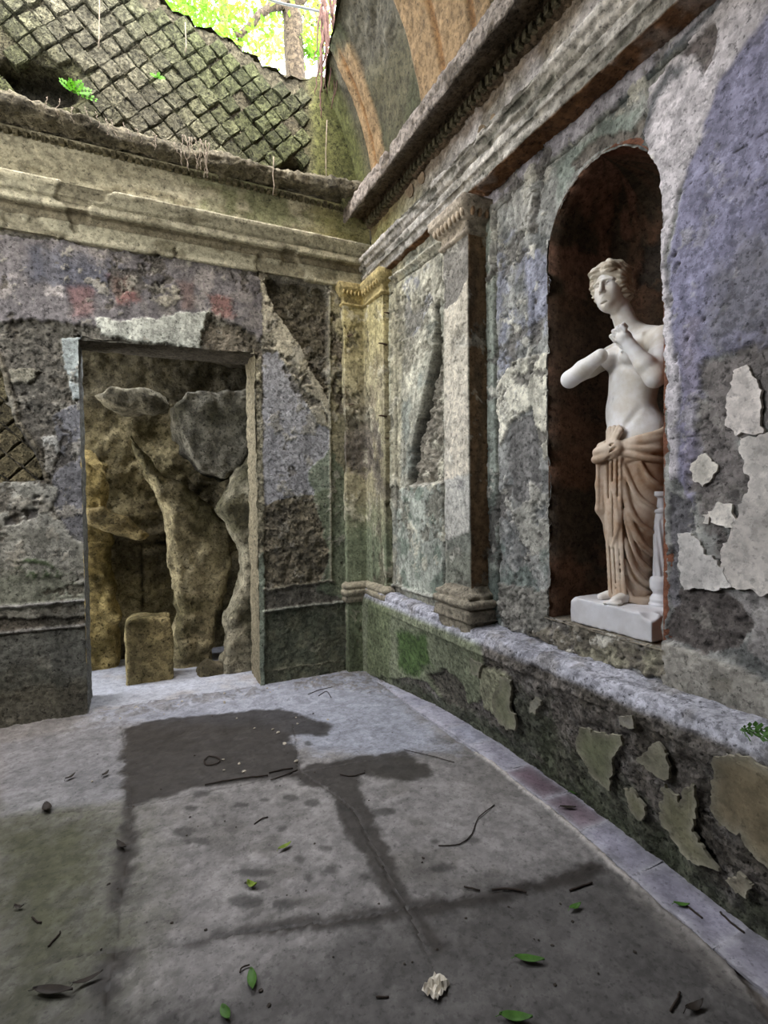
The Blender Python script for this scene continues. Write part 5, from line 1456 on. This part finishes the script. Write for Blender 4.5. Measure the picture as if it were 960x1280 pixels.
# --- feet
ft = SDF(np.arange(-.05, .30, .004), np.arange(-.20, .22, .004), np.arange(-.01, .14, .004))
for (hl, tl, sp_) in ((CP_(395, 985), CP_(320, 1010), 1),):
    hA = on(hl[0], .93, -.03); fd = np.array([*fl_(-.55, .83), 0])
    b0 = np.array([hA[0], hA[1], .034]); b1 = b0 + fd * .105; b1[2] = .020
    ft.cone(b0, b1, .034, .024, .02)
    sd0 = np.array([-fd[1], fd[0], 0])
    for i, o in enumerate((-.026, -.012, .001, .013, .024)):
        a = b1 + sd0 * o; a[2] = .013; e = a + fd * (.045 - .006 * i); e[2] = .010
        ft.cone(a, e, .011, .0095 - .0006 * i, .006)
hB = np.array([*fl_(-.095, .02), .03]); fd2 = np.array([*fl_(-.8, .5), 0])
ft.cone(hB, hB + fd2 * .07 + np.array([0, 0, -.012]), .026, .018, .02)
smesh('foot', ft, M_MAR, ZO, st)
# --- plinth (chipped front corner) and the turned support beside the leg
pa = SDF(np.arange(-.36, .29, .008), np.arange(-.34, .36, .008), np.arange(-.01, ZO + .03, .006))
cR, sR_ = math.cos(-ROT), math.sin(-ROT)


def w2l(x, y):
    x, y = x - SPOS[0], y - SPOS[1]; return cR * x - sR_ * y, sR_ * x + cR * y


pcs = [w2l(*p) for p in ((.205, -2.150), (.205, -2.606), (.640, -2.606), (.640, -2.150))]
def plin(X, Y, Z):
    px_, py_ = np.broadcast_arrays(X, Y); d = poly_sd(px_[..., 0], py_[..., 0], pcs)[..., None]
    d = d + np.zeros_like(Z)
    e = np.maximum(d, np.maximum(Z - ZO, -Z)) + .0025 * fbm3(X + 0 * Y + 0 * Z, Y + 0 * X + 0 * Z, Z + 0 * X + 0 * Y, 18, 2, 4)
    return e - .004
pa.f = plin(pa.x[:, None, None], pa.y[None, :, None], pa.z[None, None, :]).astype(np.float32)
for (x, y, z, r_) in ((.21, -2.60, ZO + .012, .035), (.30, -2.61, ZO + .016, .03), (.20, -2.50, ZO + .024, .026), (.38, -2.615, ZO + .02, .028), (.20, -2.16, ZO + .01, .018)):
    q = w2l(x, y); pa.ell((q[0], q[1], z), (r_ * 1.4, r_ * 1.4, r_), .012, sub=True)
smesh('plinth', pa, M_PLIN, 0, st)
co = SDF(np.arange(-.08, .08, .004), np.arange(-.08, .08, .004), np.arange(-.01, .58, .004))
def colf(X, Y, Z):
    R_ = np.sqrt(X * X + Y * Y); th = np.arctan2(Y, X)
    pr = np.interp(Z, [-.02, 0, .015, .02, .035, .05, .06, .085, .12, .135, .14, .36, .40, .43, .435, .45, .455, .50, .51, .545, .56, .58],
                   [.052, .052, .055, .048, .050, .042, .034, .048, .050, .044, .034, .031, .030, .026, .034, .034, .028, .030, .046, .048, .036, .02])
    tw = .0028 * np.sin(th * 9 + Z * 34) * ((Z > .145) & (Z < .40))
    return np.maximum(R_ - pr + tw, np.maximum(-Z, Z - .53))
co.op(colf, (-.07, -.07, -.01), (.07, .07, .56), .005)
cpos = PP(.112, .10, .885)
csp = smesh('column_support', co, M_PLIN, 0, st); csp.location = (cpos[0], cpos[1], ZO - .002)

# ------------------------------------------------------------------ grotto behind the doorway
def rock(name, px, y0, dep, seed, col, label=None, amp=.05, rnd_=.03, res=.016, group=None, cat='rock', parent=None, mat=None, lean=0.0, facet=.7, round_=.10):
    uv = uvpoly(px, 1, y0); A = np.array(uv); lo, hi = A.min(0) - .10, A.max(0) + .10
    g = SDF(np.arange(lo[0], hi[0], res), np.arange(y0 - dep - .12, y0 + dep + .14, res * 1.2), np.arange(lo[1], hi[1], res))
    X, Y, Z = g.x[:, None, None], g.y[None, :, None], g.z[None, None, :]
    XX, ZZ = np.meshgrid(g.x, g.z, indexing='ij')
    sd = poly_sd(XX, ZZ, uv)[:, None, :]
    b = np.abs(Y - y0 - lean * (Z - lo[1])) - dep
    k = round_ + 0 * sd
    d = np.maximum(sd, b); h = np.maximum(k - np.abs(sd - b), 0) / k; d = d + h * h * k * .25
    o = np.zeros(d.shape, np.float32); Xf, Yf, Zf = X + o, Y + o, Z + o
    f1 = fbm3(Xf, Yf, Zf, 4.2, 3, seed); f2 = fbm3(Xf, Yf, Zf, 11, 3, seed + 3)
    rs_ = np.random.default_rng(seed); ctr = np.array([A[:, 0].mean(), y0, A[:, 1].mean()])
    for _ in range(int(14 * facet)):
        nn = rs_.normal(size=3) * np.array([.8, 1.2, .6]); nn[1] = -abs(nn[1]); nn /= np.linalg.norm(nn)
        off = ((A[:, 0] - ctr[0]) * nn[0] + (A[:, 1] - ctr[2]) * nn[2]).max() + abs(nn[1]) * dep
        pl0 = (Xf - ctr[0]) * nn[0] + (Yf - y0) * nn[1] + (Zf - ctr[2]) * nn[2] - off * rs_.uniform(.78, .93)
        d = np.maximum(d, pl0)
    g.f = (d + amp * (np.abs(f1) * -1.4 + .45) + .022 * f2).astype(np.float32)
    g.f[0] = g.f[-1] = .1; g.f[:, 0] = g.f[:, -1] = .1; g.f[:, :, 0] = g.f[:, :, -1] = .1
    V, F = g.mesh()
    c = np.stack([lin(col)] * len(V)); n = fbm3(V[:, 0], V[:, 1], V[:, 2], 4, 4, seed + 9)[:, None]
    c2 = lin([col[0] * .62, col[1] * .62, col[2] * .56]); t = sst(-.1, .35, n); c = c * (1 - t) + c2 * t
    cen = V.mean(0) * np.array([1, 1, 0]) + np.array([0, 0, V[:, 2].min()])
    me = mesh_np(name, V - cen, F.astype(np.int32), np.concatenate([c, np.ones((len(c), 1))], 1))
    o_ = link(name, me, mat or M_ROCK, parent); o_.location = cen
    if parent: o_.location = cen - np.array(parent.location)
    if label: o_['label'] = label; o_['category'] = cat
    if group: o_['group'] = group
    return o_


YEL = (192, 172, 116); GRY = (142, 136, 116); TAN = (178, 166, 130)  # yellow and tan also carry the warm grotto light in the colour
rock('boulder', [(326, 560), (330, 850), (322, 925), (290, 925), (274, 860), (284, 770), (300, 715), (300, 690), (290, 672), (270, 636), (272, 606), (292, 584), (312, 570)], .66, .18, 11, (150, 144, 122), 'tall bulging rock leaning against the right jamb inside the doorway', amp=.05)
rock('boulder', [(214, 510), (232, 494), (270, 492), (322, 492), (326, 566), (300, 592), (275, 602), (246, 588), (222, 560)], .90, .26, 12, (128, 124, 110), 'big grey boulder wedged high under the doorway lintel on the right', amp=.06)
rock('boulder', [(150, 528), (164, 530), (182, 566), (206, 596), (232, 606), (262, 622), (284, 652), (290, 700), (276, 760), (264, 812), (262, 890), (212, 890), (212, 812), (218, 760), (208, 700), (204, 640), (178, 588)], 1.02, .17, 13, TAN, 'long pale rock pillar slanting down to the grotto floor', amp=.055)
yr = rock('boulder', [(60, 545), (112, 548), (134, 566), (138, 636), (142, 700), (150, 760), (154, 890), (100, 890), (60, 890)], 1.26, .12, 14, YEL, 'ochre yellow rock face at the left edge of the doorway', amp=.05)
rock('boulder', [(120, 498), (140, 487), (180, 488), (208, 498), (214, 514), (190, 520), (140, 514)], .98, .24, 15, (134, 128, 108), 'flat slab of rock lying near the top of the grotto, left', amp=.03)
rock('ledge', [(108, 636), (128, 634), (160, 646), (184, 668), (176, 678), (130, 664), (106, 655)], 1.16, .14, 16, (156, 140, 98), amp=.02, parent=yr)
rock('stone_block', [(156, 776), (164, 769), (214, 768), (217, 800), (216, 885), (158, 885)], .70, .12, 17, (160, 146, 104), 'squared stone block standing like a seat on the grotto floor', amp=.012, cat='stone', round_=.03, facet=.2)
rock('boulder', [(246, 832), (258, 822), (276, 826), (292, 842), (294, 890), (246, 890)], .62, .10, 18, (150, 140, 118), 'low heap of broken rock beside the right door jamb', amp=.03, res=.01)
# rock wall and roof closing the grotto
gw = Surf.flat(1, 1.42, -1, -3.3, .0, -.05, 3.3, .025, seed=151, base=(176, 164, 126), n=.10, ns=2.2, rough=1.0)
gw.h += .03 * fbm(gw.U, gw.V, 9, 3, 5)
gw.apply(sst(-.1, .3, fbm(gw.U, gw.V, 2, 4, 8)), c=(98, 90, 70), al=.8)
gw.apply(sst(2.0, 2.5, gw.V), c=(92, 88, 76), al=.8)
gw.line([(-3.0, 1.12), (-1.9, 1.10), (-1.2, 1.07)], .006, (50, 46, 36), h=-.03, px=False, add=True)
gw.line([(-1.72, 1.1), (-1.70, .2)], .006, (60, 54, 40), h=-.02, px=False, add=True)
gr = Surf.flat(2, 2.86, -1, -1.15, .0, .3, 1.7, .03, seed=153, base=(104, 98, 84), n=.09, ns=2.6, rough=1.0)
gs = Surf.flat(0, -.45, -1, .35, 1.7, -.05, 3.2, .03, seed=154, base=(120, 112, 92), n=.08, ns=2.6, rough=1.0)
wr = emit('wall_rear', [gw, gr, gs], M_ROCK, **S())
yr.parent = wr; yr.name = 'rock_face'; del yr['label']; del yr['category']

# ------------------------------------------------------------------ trees above the broken vault
gnd = Surf.flat(1, 0, 1, -6, 4, 0, 1, .2)
gx = Surf.flat(2, 3.05, 1, -7, 5, 1.30, 9, .15, seed=161, base=(92, 84, 56), n=.12, ns=1.2, rough=1.0)
gx.h += np.interp(gx.V, [1.3, 4, 9], [.0, .6, 3.6])
emit('ground_outside', [gx], M_ROUGH, **S())
M_BARK = masonry('bark', base=(84, 74, 60), var=.5, scale=14, bump=.9, dist=.02)
M_LEAF = plain('tree_leaf', (104, 150, 44), .55, .55, 5, trans=.5)  # bright green, partly translucent leaf colour
M_LEAF2 = plain('dry_leaf', (150, 150, 80), .6, .5, 6, trans=.5)


def leaf_cloud(centres, n, size, seed):
    r_ = np.random.default_rng(seed); V = []; F = []
    c = np.array([q[:3] for q in centres]); rad = np.array([q[3] for q in centres])
    pick = r_.integers(0, len(c), n); P = c[pick] + r_.normal(0, .5, (n, 3)) * rad[pick][:, None]
    for i in range(n):
        a = r_.normal(size=3); a /= np.linalg.norm(a); b = np.cross(a, r_.normal(size=3)); b /= np.linalg.norm(b); s_ = size * r_.uniform(.6, 1.3)
        k = len(V); w = np.cross(a, b) * s_ * .12
        V += [P[i] - a * s_ * .5, P[i] + b * s_ * .27 + w, P[i] + a * s_ * .5, P[i] - b * s_ * .27 + w]
        F += [(k, k + 1, k + 2), (k, k + 2, k + 3)]
    return V, np.array(F)


def tree(label, trunk, branches, clouds, nleaf, size, seed, mat, base_y):
    p0 = np.array(trunk[0][0]); root = empty('tree', p0, label=label, category='tree', group='trees above the opening')
    def loc(pts): return [np.array(p) - p0 for p in pts]
    V, F = tube_np(curve_pts(loc(trunk[0]), 5, seed, .01), np.linspace(trunk[1], trunk[2], (len(trunk[0]) - 1) * 5 + 1), 9)
    link('trunk', mesh_np('trunk', V, F), M_BARK, root)
    for j, (pts, a, b) in enumerate(branches):
        V, F = tube_np(curve_pts(loc(pts), 5, seed + j, .012), np.linspace(a, b, (len(pts) - 1) * 5 + 1), 6)
        link('branch', mesh_np('branch', V, F), M_BARK, root)
    V, F = leaf_cloud([(*(np.array(c[:3]) - p0), c[3]) for c in clouds], nleaf, size, seed)
    link('foliage', mesh_np('foliage', V, F, smooth=False), mat, root, kind='stuff')
    return root


def at(x, y, Y): return plane(x, y, 1, Y)


def under(p, z): return np.array([p[0], p[1], z])


b1 = at(368, 60, 2.2)
tree('thick leaning tree trunk seen through the gap in the vault, with bright leaves',
     ([under(at(376, 130, 2.2), 3.1), at(368, 60, 2.2), at(362, 10, 2.2), at(352, -60, 2.2), at(345, -140, 2.2)], .13, .08),
     [([at(366, 4, 2.2), at(338, 10, 2.1), at(316, 28, 2.0), at(302, 44, 2.0), at(297, 70, 2.0)], .05, .03),
      ([at(300, 50, 2.0), at(285, 20, 2.0), at(270, -20, 2.0)], .02, .01), ([at(362, 10, 2.2), at(390, -10, 2.2), at(420, -50, 2.3)], .04, .02)],
     [(*at(290, 40, 1.9), .35), (*at(320, 20, 2.4), .4), (*at(250, 20, 1.8), .4), (*at(340, -20, 2.4), .5), (*at(395, 30, 2.6), .35), (*at(275, 70, 1.6), .2), (*at(390, 60, 2.2), .15)], 1100, .085, 3, M_LEAF, 2.2)
b2 = at(208, 20, 1.7)
tree('thin grey sapling at the left end of the gap in the vault',
     ([under(at(208, 60, 1.6), 3.0), at(206, 20, 1.6), at(200, -30, 1.6), at(190, -100, 1.6)], .035, .02),
     [([at(203, 0, 1.6), at(230, -20, 1.6), at(250, -50, 1.7)], .015, .008)],
     [(*at(230, 10, 1.5), .25), (*at(200, -20, 1.6), .4), (*at(250, -10, 1.7), .35), (*at(225, 30, 1.3), .12)], 700, .075, 5, M_LEAF, 1.6)
tree('pale bare-stemmed tree in the brightest part of the gap in the vault',
     ([under(at(404, 120, 3.6), 3.3), at(400, 60, 3.6), at(396, 10, 3.6), at(390, -80, 3.6)], .05, .03),
     [([at(398, 40, 3.6), at(380, 20, 3.5), at(372, -10, 3.5)], .02, .01)],
     [(*at(400, 20, 3.6), .4), (*at(380, -20, 3.6), .6), (*at(345, 50, 3.4), .3), (*at(310, 60, 3.0), .35), (*at(260, 40, 3.2), .5)], 900, .085, 8, M_LEAF2, 3.6)
tree('tall leafy tree further back beyond the gap',
     ([under(at(280, 90, 5.0), 3.8), at(280, 40, 5.0), at(284, -20, 5.0), at(290, -120, 5.0)], .09, .05),
     [([at(282, 0, 5.0), at(250, -20, 5.0), at(225, -60, 5.0)], .03, .015)],
     [(*at(300, 40, 5.0), .9), (*at(220, 10, 5.0), .8), (*at(380, 20, 5.2), .8), (*at(300, -80, 5.0), 1.2)], 1500, .11, 9, M_LEAF, 5.0)

# cable crossing the opening
cb = [at(318, -8, 1.2), at(345, 2, .9), at(372, 9, .6), at(398, 15, .35), (-.12, .1, 5.62)]
cb = [at(300, -14, 1.6), at(345, 2, .9), at(376, 9, .5), at(411, 17, .12)]
V, F = tube_np(curve_pts(cb, 6), .010, 6)
c0 = np.array(cb[0]); link('cable', mesh_np('cable', np.array(V) - c0, F), plain('black_cable', (40, 42, 44), .5), None, label='dark cable crossing the gap in the vault', category='cable').location = c0

# roots and vines
M_ROOT = plain('dark_root', (84, 60, 52), .85, .4, 40); M_PALE = plain('pale_root', (142, 130, 114), .8, .3, 40)


def strands(name, label, cat, lines, mat, part='root', group=None):
    p0 = np.array(lines[0][0][0]); r_ = empty(name, p0, label=label, category=cat)
    if group: r_['group'] = group
    for j, (pts, a, b) in enumerate(lines):
        q = curve_pts([np.array(p) - p0 for p in pts], 5, j, .006)
        V, F = tube_np(q, np.linspace(a, b, len(q)), 5); link(part, mesh_np(part, V, F), mat, r_)
    return r_


ls = []
rr = random.Random(4)
for i in range(16):
    x = rr.uniform(401, 424); y = rr.uniform(-10, 40); Y = rr.uniform(.0, .16)
    pts = [at(x, y, Y)]
    for k in range(4): x += rr.uniform(-5, 4); y += rr.uniform(14, 30); pts.append(at(x, y, Y))
    ls.append((pts, rr.uniform(.008, .02), .004))
strands('hanging_roots', 'tangle of dark reddish roots hanging down the broken edge of the vault', 'roots', ls, M_ROOT)
ls = []
for i in range(9):
    x = 228 + i * 4 + rr.uniform(-2, 2); y = 168 + i * 1.2; pts = [at(x, y, -.16)]
    for k in range(4): x += rr.uniform(-3, 4); y += rr.uniform(7, 14); pts.append(at(x, y, -.17))
    ls.append((pts, .004, .002))
strands('hanging_roots', 'bunch of pale thin rootlets hanging from the middle of the back cornice', 'roots', ls, M_PALE)
ls = []
for i in range(12):
    x = 60 + i * 14 + rr.uniform(-5, 5); y = 120 + i * 5.2 + rr.uniform(-3, 3); pts = [at(x, y, -.15)]
    for k in range(3): x += rr.uniform(-4, 5); y += rr.uniform(4, 9); pts.append(at(x, y, -.16))
    ls.append((pts, .003, .0015))
strands('hanging_roots', 'row of fine wiry rootlets along the left half of the back cornice edge', 'roots', ls, M_PALE)
for i, (x, y0, y1, Y, lab) in enumerate(((124, -5, 62, .12, 'long pale root thread hanging in front of the net-work wall, left'), (408, 150, 232, .02, 'pale root thread hanging in the corner under the vault edge'),
                                         (232, 28, 66, .16, 'short pale root thread at the top edge of the net-work wall'), (342, 196, 244, -.1, 'thin root thread hanging below the back cornice, right of the rootlets'),
                                         )):
    pts = [at(x + rr.uniform(-1, 1), y0 + (y1 - y0) * k / 4, Y) for k in range(5)]
    V, F = tube_np(pts, .004, 5); o = link('root_thread', mesh_np('root_thread', np.array(V) - pts[0], F), M_PALE, None, label=lab, category='root'); o.location = pts[0]

# ------------------------------------------------------------------ leaves, twigs and bits on the floor
M_LG = plain('green_leaf', (74, 112, 48), .5, .3, 30, trans=.15); M_LY = plain('yellow_green_leaf', (128, 150, 60), .5, .3, 30, trans=.15)
M_LD = plain('dead_leaf', (44, 38, 32), .6, .3, 30); M_TW = plain('twig_bark', (52, 44, 38), .85, .3, 50)
M_FERN = plain('fresh_fern', (104, 176, 40), .5, .3, 30, trans=.4)


def leaf_mesh(Ln, W, curl, seed):
    r_ = random.Random(seed); V = []; F = []; n = 8
    for i in range(n + 1):
        t = i / n; w = W * math.sin(math.pi * min(1, t * .98 + .01)) ** .8 * (1 - .35 * t)
        z = curl * (4 * (t - .5) ** 2) * .5 + .004 + r_.uniform(0, .002)
        for k in (-1, 0, 1): V.append(((t - .5) * Ln, k * w * .5, z + abs(k) * W * .18 + .001))
    for i in range(n):
        for k in (0, 1): F.append((i * 3 + k, (i + 1) * 3 + k, (i + 1) * 3 + k + 1, i * 3 + k + 1))
    tv, tf = tube_np([(-.5 * Ln, 0, .004 + curl * .5), (-.62 * Ln, 0, .004)], .0014, 4)
    b = len(V); V += [tuple(v) for v in tv]; F += [tuple(i + b for i in f) for f in tf]
    return V, F


def floor_leaf(x, y, Lpx, ang, W, mat, label, curl=.012, z=0.004):
    p = plane(x, y, 2, z); p2 = plane(x + Lpx * math.cos(ang), y + Lpx * math.sin(ang), 2, z)
    Ln = float(np.linalg.norm(p2 - p)); d = p2 - p
    V, F = leaf_mesh(Ln, W * Ln, curl, int(x))
    o = link('leaf', mesh_np('leaf', V, F), mat, None, label=label, category='leaf')
    m = o.modifiers.new('t', 'SOLIDIFY'); m.thickness = .0012
    o.location = p; o.rotation_euler = (0, 0, math.atan2(d[1], d[0]))
    return o


floor_leaf(662, 1202, 38, .12, .36, M_LG, 'long green leaf lying on the floor near the bottom edge, right of centre')
floor_leaf(719, 1136, 15, -.4, .5, M_LG, 'small green leaf on the floor below the damp cross line')
floor_leaf(315, 1228, 28, 1.5, .45, M_LG, 'narrow green leaf pointing at the viewer on the lower left floor')
floor_leaf(282, 1270, 20, 1.1, .6, M_LG, 'green leaf cut by the bottom edge, left of centre')
floor_leaf(645, 1275, 42, .1, .4, M_LG, 'green leaf cut by the bottom edge, right of centre')
floor_leaf(356, 1060, 18, -.5, .4, M_LY, 'yellow-green leaf with a dark end among the round damp spots')
floor_leaf(852, 1133, 20, .1, .4, M_LG, 'green leaf on the marble border at the foot of the bench')
floor_leaf(66, 1241, 50, .03, .3, M_LD, 'large black dead leaf at the lower left corner of the floor', .008)
floor_leaf(110, 1227, 40, -.42, .25, M_LD, 'curled black dead leaf beside the larger black leaf', .02)
floor_leaf(868, 1262, 24, -.45, .4, M_LD, 'dark curled leaf near the bottom right corner of the floor', .025)
floor_leaf(710, 1011, 20, .05, .35, M_LD, 'small dark leaf on the border strip beside the purple stone', .01)
floor_leaf(718, 1136 - 143, 14, .2, .4, M_LG, 'tiny green leaf on the border strip under the bench', .01)
floor_leaf(24, 1136, 12, .0, .5, M_LD, 'small dark leaf on the greenish floor slab at the left', .02)
floor_leaf(59, 1013, 10, 1.2, .6, M_LD, 'dry leaf standing on the joint of the left floor slabs', .03)
floor_leaf(88, 973, 14, -.5, .4, M_LD, 'dark leaf on the pale slab in front of the left wall', .02)
floor_leaf(132, 969, 10, -.6, .5, M_LD, 'dark scrap of leaf beside the wet slab', .02)
floor_leaf(152, 1059, 14, .6, .4, M_LD, 'brown leaf scrap on the damp joint left of centre', .02)
floor_leaf(315, 1109, 12, .3, .8, M_LY, 'crumpled olive leaf on the large damp spot', .03)

for i, (pts, r_, lab) in enumerate((
        ([(548, 1057), (575, 1055), (590, 1042), (598, 1022), (618, 1006)], .0024, 'long crooked twig on the dry slab right of centre'),
        ([(505, 937), (540, 945), (568, 953)], .002, 'straight thin twig near the corner of the room'),
        ([(712, 1113), (726, 1108), (740, 1103)], .004, 'short dark stick on the end of the damp line'),
        ([(615, 1112), (632, 1111), (650, 1113), (658, 1116)], .0045, 'broken piece of bark on the damp line'),
        ([(580, 1108), (600, 1113)], .0035, 'short stick left of the bark on the damp line'),
        ([(838, 1264), (846, 1250), (850, 1240)], .0035, 'short upright twig near the bottom right corner'),
        ([(255, 950), (262, 945), (274, 948), (272, 954), (258, 956), (255, 950)], .0035, 'dark loop of vine on the wet slab'),
        ([(318, 1030), (326, 1024), (335, 1021)], .003, 'little dark twig on the spotted slab'),
        ([(60, 1183), (66, 1176), (74, 1168), (75, 1164)], .003, 'hooked twig on the greenish floor at the left'),
        ([(40, 1146), (46, 1152), (52, 1153)], .003, 'small bent twig on the greenish floor at the left edge'),
        ([(256, 981), (280, 976), (315, 971), (335, 969)], .004, 'long dark stem along the edge of the wet slab'),
        ([(336, 966), (352, 962), (366, 960)], .004, 'pair of dark straw stems on the crossing of the joints'),
        ([(338, 975), (355, 969), (372, 962)], .003, 'pale straw stem on the crossing of the joints'),
        ([(425, 968), (440, 970), (456, 966)], .003, 'forked twig on the damp patch near the centre'),
        ([(858, 1132), (868, 1140), (878, 1148)], .004, 'dark twig cluster on the border beside the bench foot'),
        ([(900, 1140), (912, 1152), (925, 1162), (930, 1166)], .004, 'dark twig against the foot of the bench at the right edge'),
        ([(470, 1246), (486, 1246)], .003, 'thin straw on the floor left of the crumpled paper'),
        ([(300, 1216), (302, 1210), (312, 1206)], .0025, 'hair-thin stem beside the narrow green leaf'),
        ([(385, 868), (400, 862), (420, 858)], .003, 'dark twig in the rubble at the foot of the back wall'),
        ([(398, 870), (408, 864), (414, 872)], .003, 'bent twig in the rubble in front of the corner'))):
    P3 = [plane(x, y, 2, r_ + .002) for x, y in pts]
    V, F = tube_np(curve_pts(P3, 4, i, .001), r_, 5); p0 = P3[0].copy(); p0[2] = 0
    o = link('twig', mesh_np('twig', np.array(V) - p0, F), M_TW, None, label=lab, category='twig'); o.location = p0

# crumpled paper
g_ = np.random.default_rng(5); V = []; F = []; n = 9
for i in range(n):
    for j in range(n): V.append(((i / (n - 1) - .5) * .075, (j / (n - 1) - .5) * .055, .006 + .020 * abs(g_.normal()) * .6))
for i in range(n - 1):
    for j in range(n - 1): F.append((i * n + j, (i + 1) * n + j, (i + 1) * n + j + 1, i * n + j + 1))
o = link('paper', mesh_np('paper', V, F, smooth=False), plain('white_paper', (214, 208, 194), .7, .1), None, label='crumpled white paper scrap on the floor near the bottom edge', category='paper')
o.modifiers.new('t', 'SOLIDIFY').thickness = .001; o.location = plane(545, 1238, 2, 0); o.rotation_euler = (0, 0, .5)

# plaster crumbs
M_CR = masonry('plaster_crumb', base=(176, 168, 152), var=.3); M_CD = masonry('dark_crumb', base=(70, 64, 58), var=.3)
def pebble(seed):
    r_ = random.Random(seed); V = []; F = []
    for a in range(4):
        th = math.pi * (a + .5) / 4
        for b in range(6):
            ph = math.pi * b / 3; k = r_.uniform(.7, 1.15)
            V.append((k * math.sin(th) * math.cos(ph), k * math.sin(th) * math.sin(ph), .6 * k * math.cos(th) + .42))
    for a in range(3):
        for b in range(6): F.append((a * 6 + b, (a + 1) * 6 + b, (a + 1) * 6 + (b + 1) % 6, a * 6 + (b + 1) % 6))
    F.append(tuple(range(6))); F.append(tuple(18 + b for b in range(6))[::-1])
    return V, F
peb = [mesh_np('pebble', *pebble(s), smooth=False) for s in range(4)]; pebd = [m.copy() for m in peb]
for m in peb: m.materials.append(M_CR)
for m in pebd: m.materials.append(M_CD)
rp_ = random.Random(21)
FP = [(279, 950), (299, 955), (305, 965), (370, 952), (370, 897), (348, 916), (356, 930), (341, 912), (318, 911), (115, 977), (280, 963), (296, 898), (372, 905), (410, 900)]
for x, y in FP:
    p = plane(x, y, 2, 0); o = link('pebble', rp_.choice(peb), None, None, label='pale plaster crumb on the wet floor slab or its edge', category='crumb', group='pale crumbs on the wet slab')
    s_ = rp_.uniform(.006, .013); o.location = (p[0], p[1], .0); o.scale = (s_ * 1.3, s_, s_ * .8); o.rotation_euler = (0, 0, rp_.random() * 6)
for i in range(70):
    x, y = rp_.uniform(120, 800), rp_.uniform(880, 1260)
    if x > 460 + (y - 850) * 1.15: continue
    p = plane(x, y, 2, 0); o = link('pebble', rp_.choice(pebd), None, None, label='tiny dark crumb scattered on the dry floor', category='crumb', group='dark crumbs on the floor')
    s_ = rp_.uniform(.003, .007); o.location = (p[0], p[1], .0); o.scale = (s_ * 1.3, s_, s_ * .8); o.rotation_euler = (0, 0, rp_.random() * 6)
for i in range(46):
    t = rp_.random(); x = -2.05 + 2.0 * t; p = (x, .07 - abs(rp_.gauss(0, .10)), 0)
    if p[1] > .03 and x > -.9: p = (p[0], .02, 0)
    o = link('pebble', rp_.choice(peb), None, None, label='pale rubble crumb lying along the foot of the back wall', category='crumb', group='rubble along the back wall')
    s_ = rp_.uniform(.004, .011); o.location = p; o.scale = (s_ * 1.3, s_, s_ * .8); o.rotation_euler = (0, 0, rp_.random() * 6)

# ferns
def sprig(name, label, base, fronds, mat):
    r_ = empty(name, base, label=label, category='plant')
    for j, (dx, dz, dy, w) in enumerate(fronds):
        n = 6; V = []; F = []
        pts = [np.array([dx * t, dy * t, dz * t - .03 * t * t]) for t in np.linspace(0, 1, n)]
        for i, p in enumerate(pts):
            if i == 0: continue
            d = pts[i] - pts[i - 1]; d /= np.linalg.norm(d); s_ = np.cross(d, [0, -1, .3]); s_ /= np.linalg.norm(s_)
            ww = w * math.sin(math.pi * (i + .3) / (n + .6))
            for sg in (-1, 1):
                k = len(V); V += [p, p + s_ * sg * ww * .6 + d * ww * .5, p + s_ * sg * ww + d * ww * .2, p + s_ * sg * ww * .55 - d * ww * .35]; F.append((k, k + 1, k + 2, k + 3) if sg > 0 else (k + 3, k + 2, k + 1, k))
        link('frond', mesh_np('frond', V, F, smooth=False), mat, r_)
        V, F = tube_np(pts, .0018, 4); link('stem', mesh_np('stem', V, F), mat, r_)
    return r_


sprig('fern', 'bright green fern growing on the back cornice at the left', at(92, 116, -.09), [(.10, .05, -.03, .034), (-.07, .06, -.04, .032), (.05, .09, -.03, .034), (.13, .01, -.02, .03), (-.02, .07, -.05, .03)], M_FERN)
sprig('fern', 'tiny green fern on the net-work wall, upper left', at(196, 98, .17), [(.05, .03, -.02, .02), (-.04, .03, -.02, .02), (.02, .05, -.03, .018)], M_FERN)
sprig('fern', 'dark green sprig lying on the bench ledge at the right edge', plane(925, 914, 2, .735) + np.array([0, 0, .004]), [(.06, .03, -.10, .022), (-.02, .03, -.12, .022), (.03, .02, -.16, .024), (.05, .04, -.05, .02), (-.05, .03, -.06, .02)], M_LG)
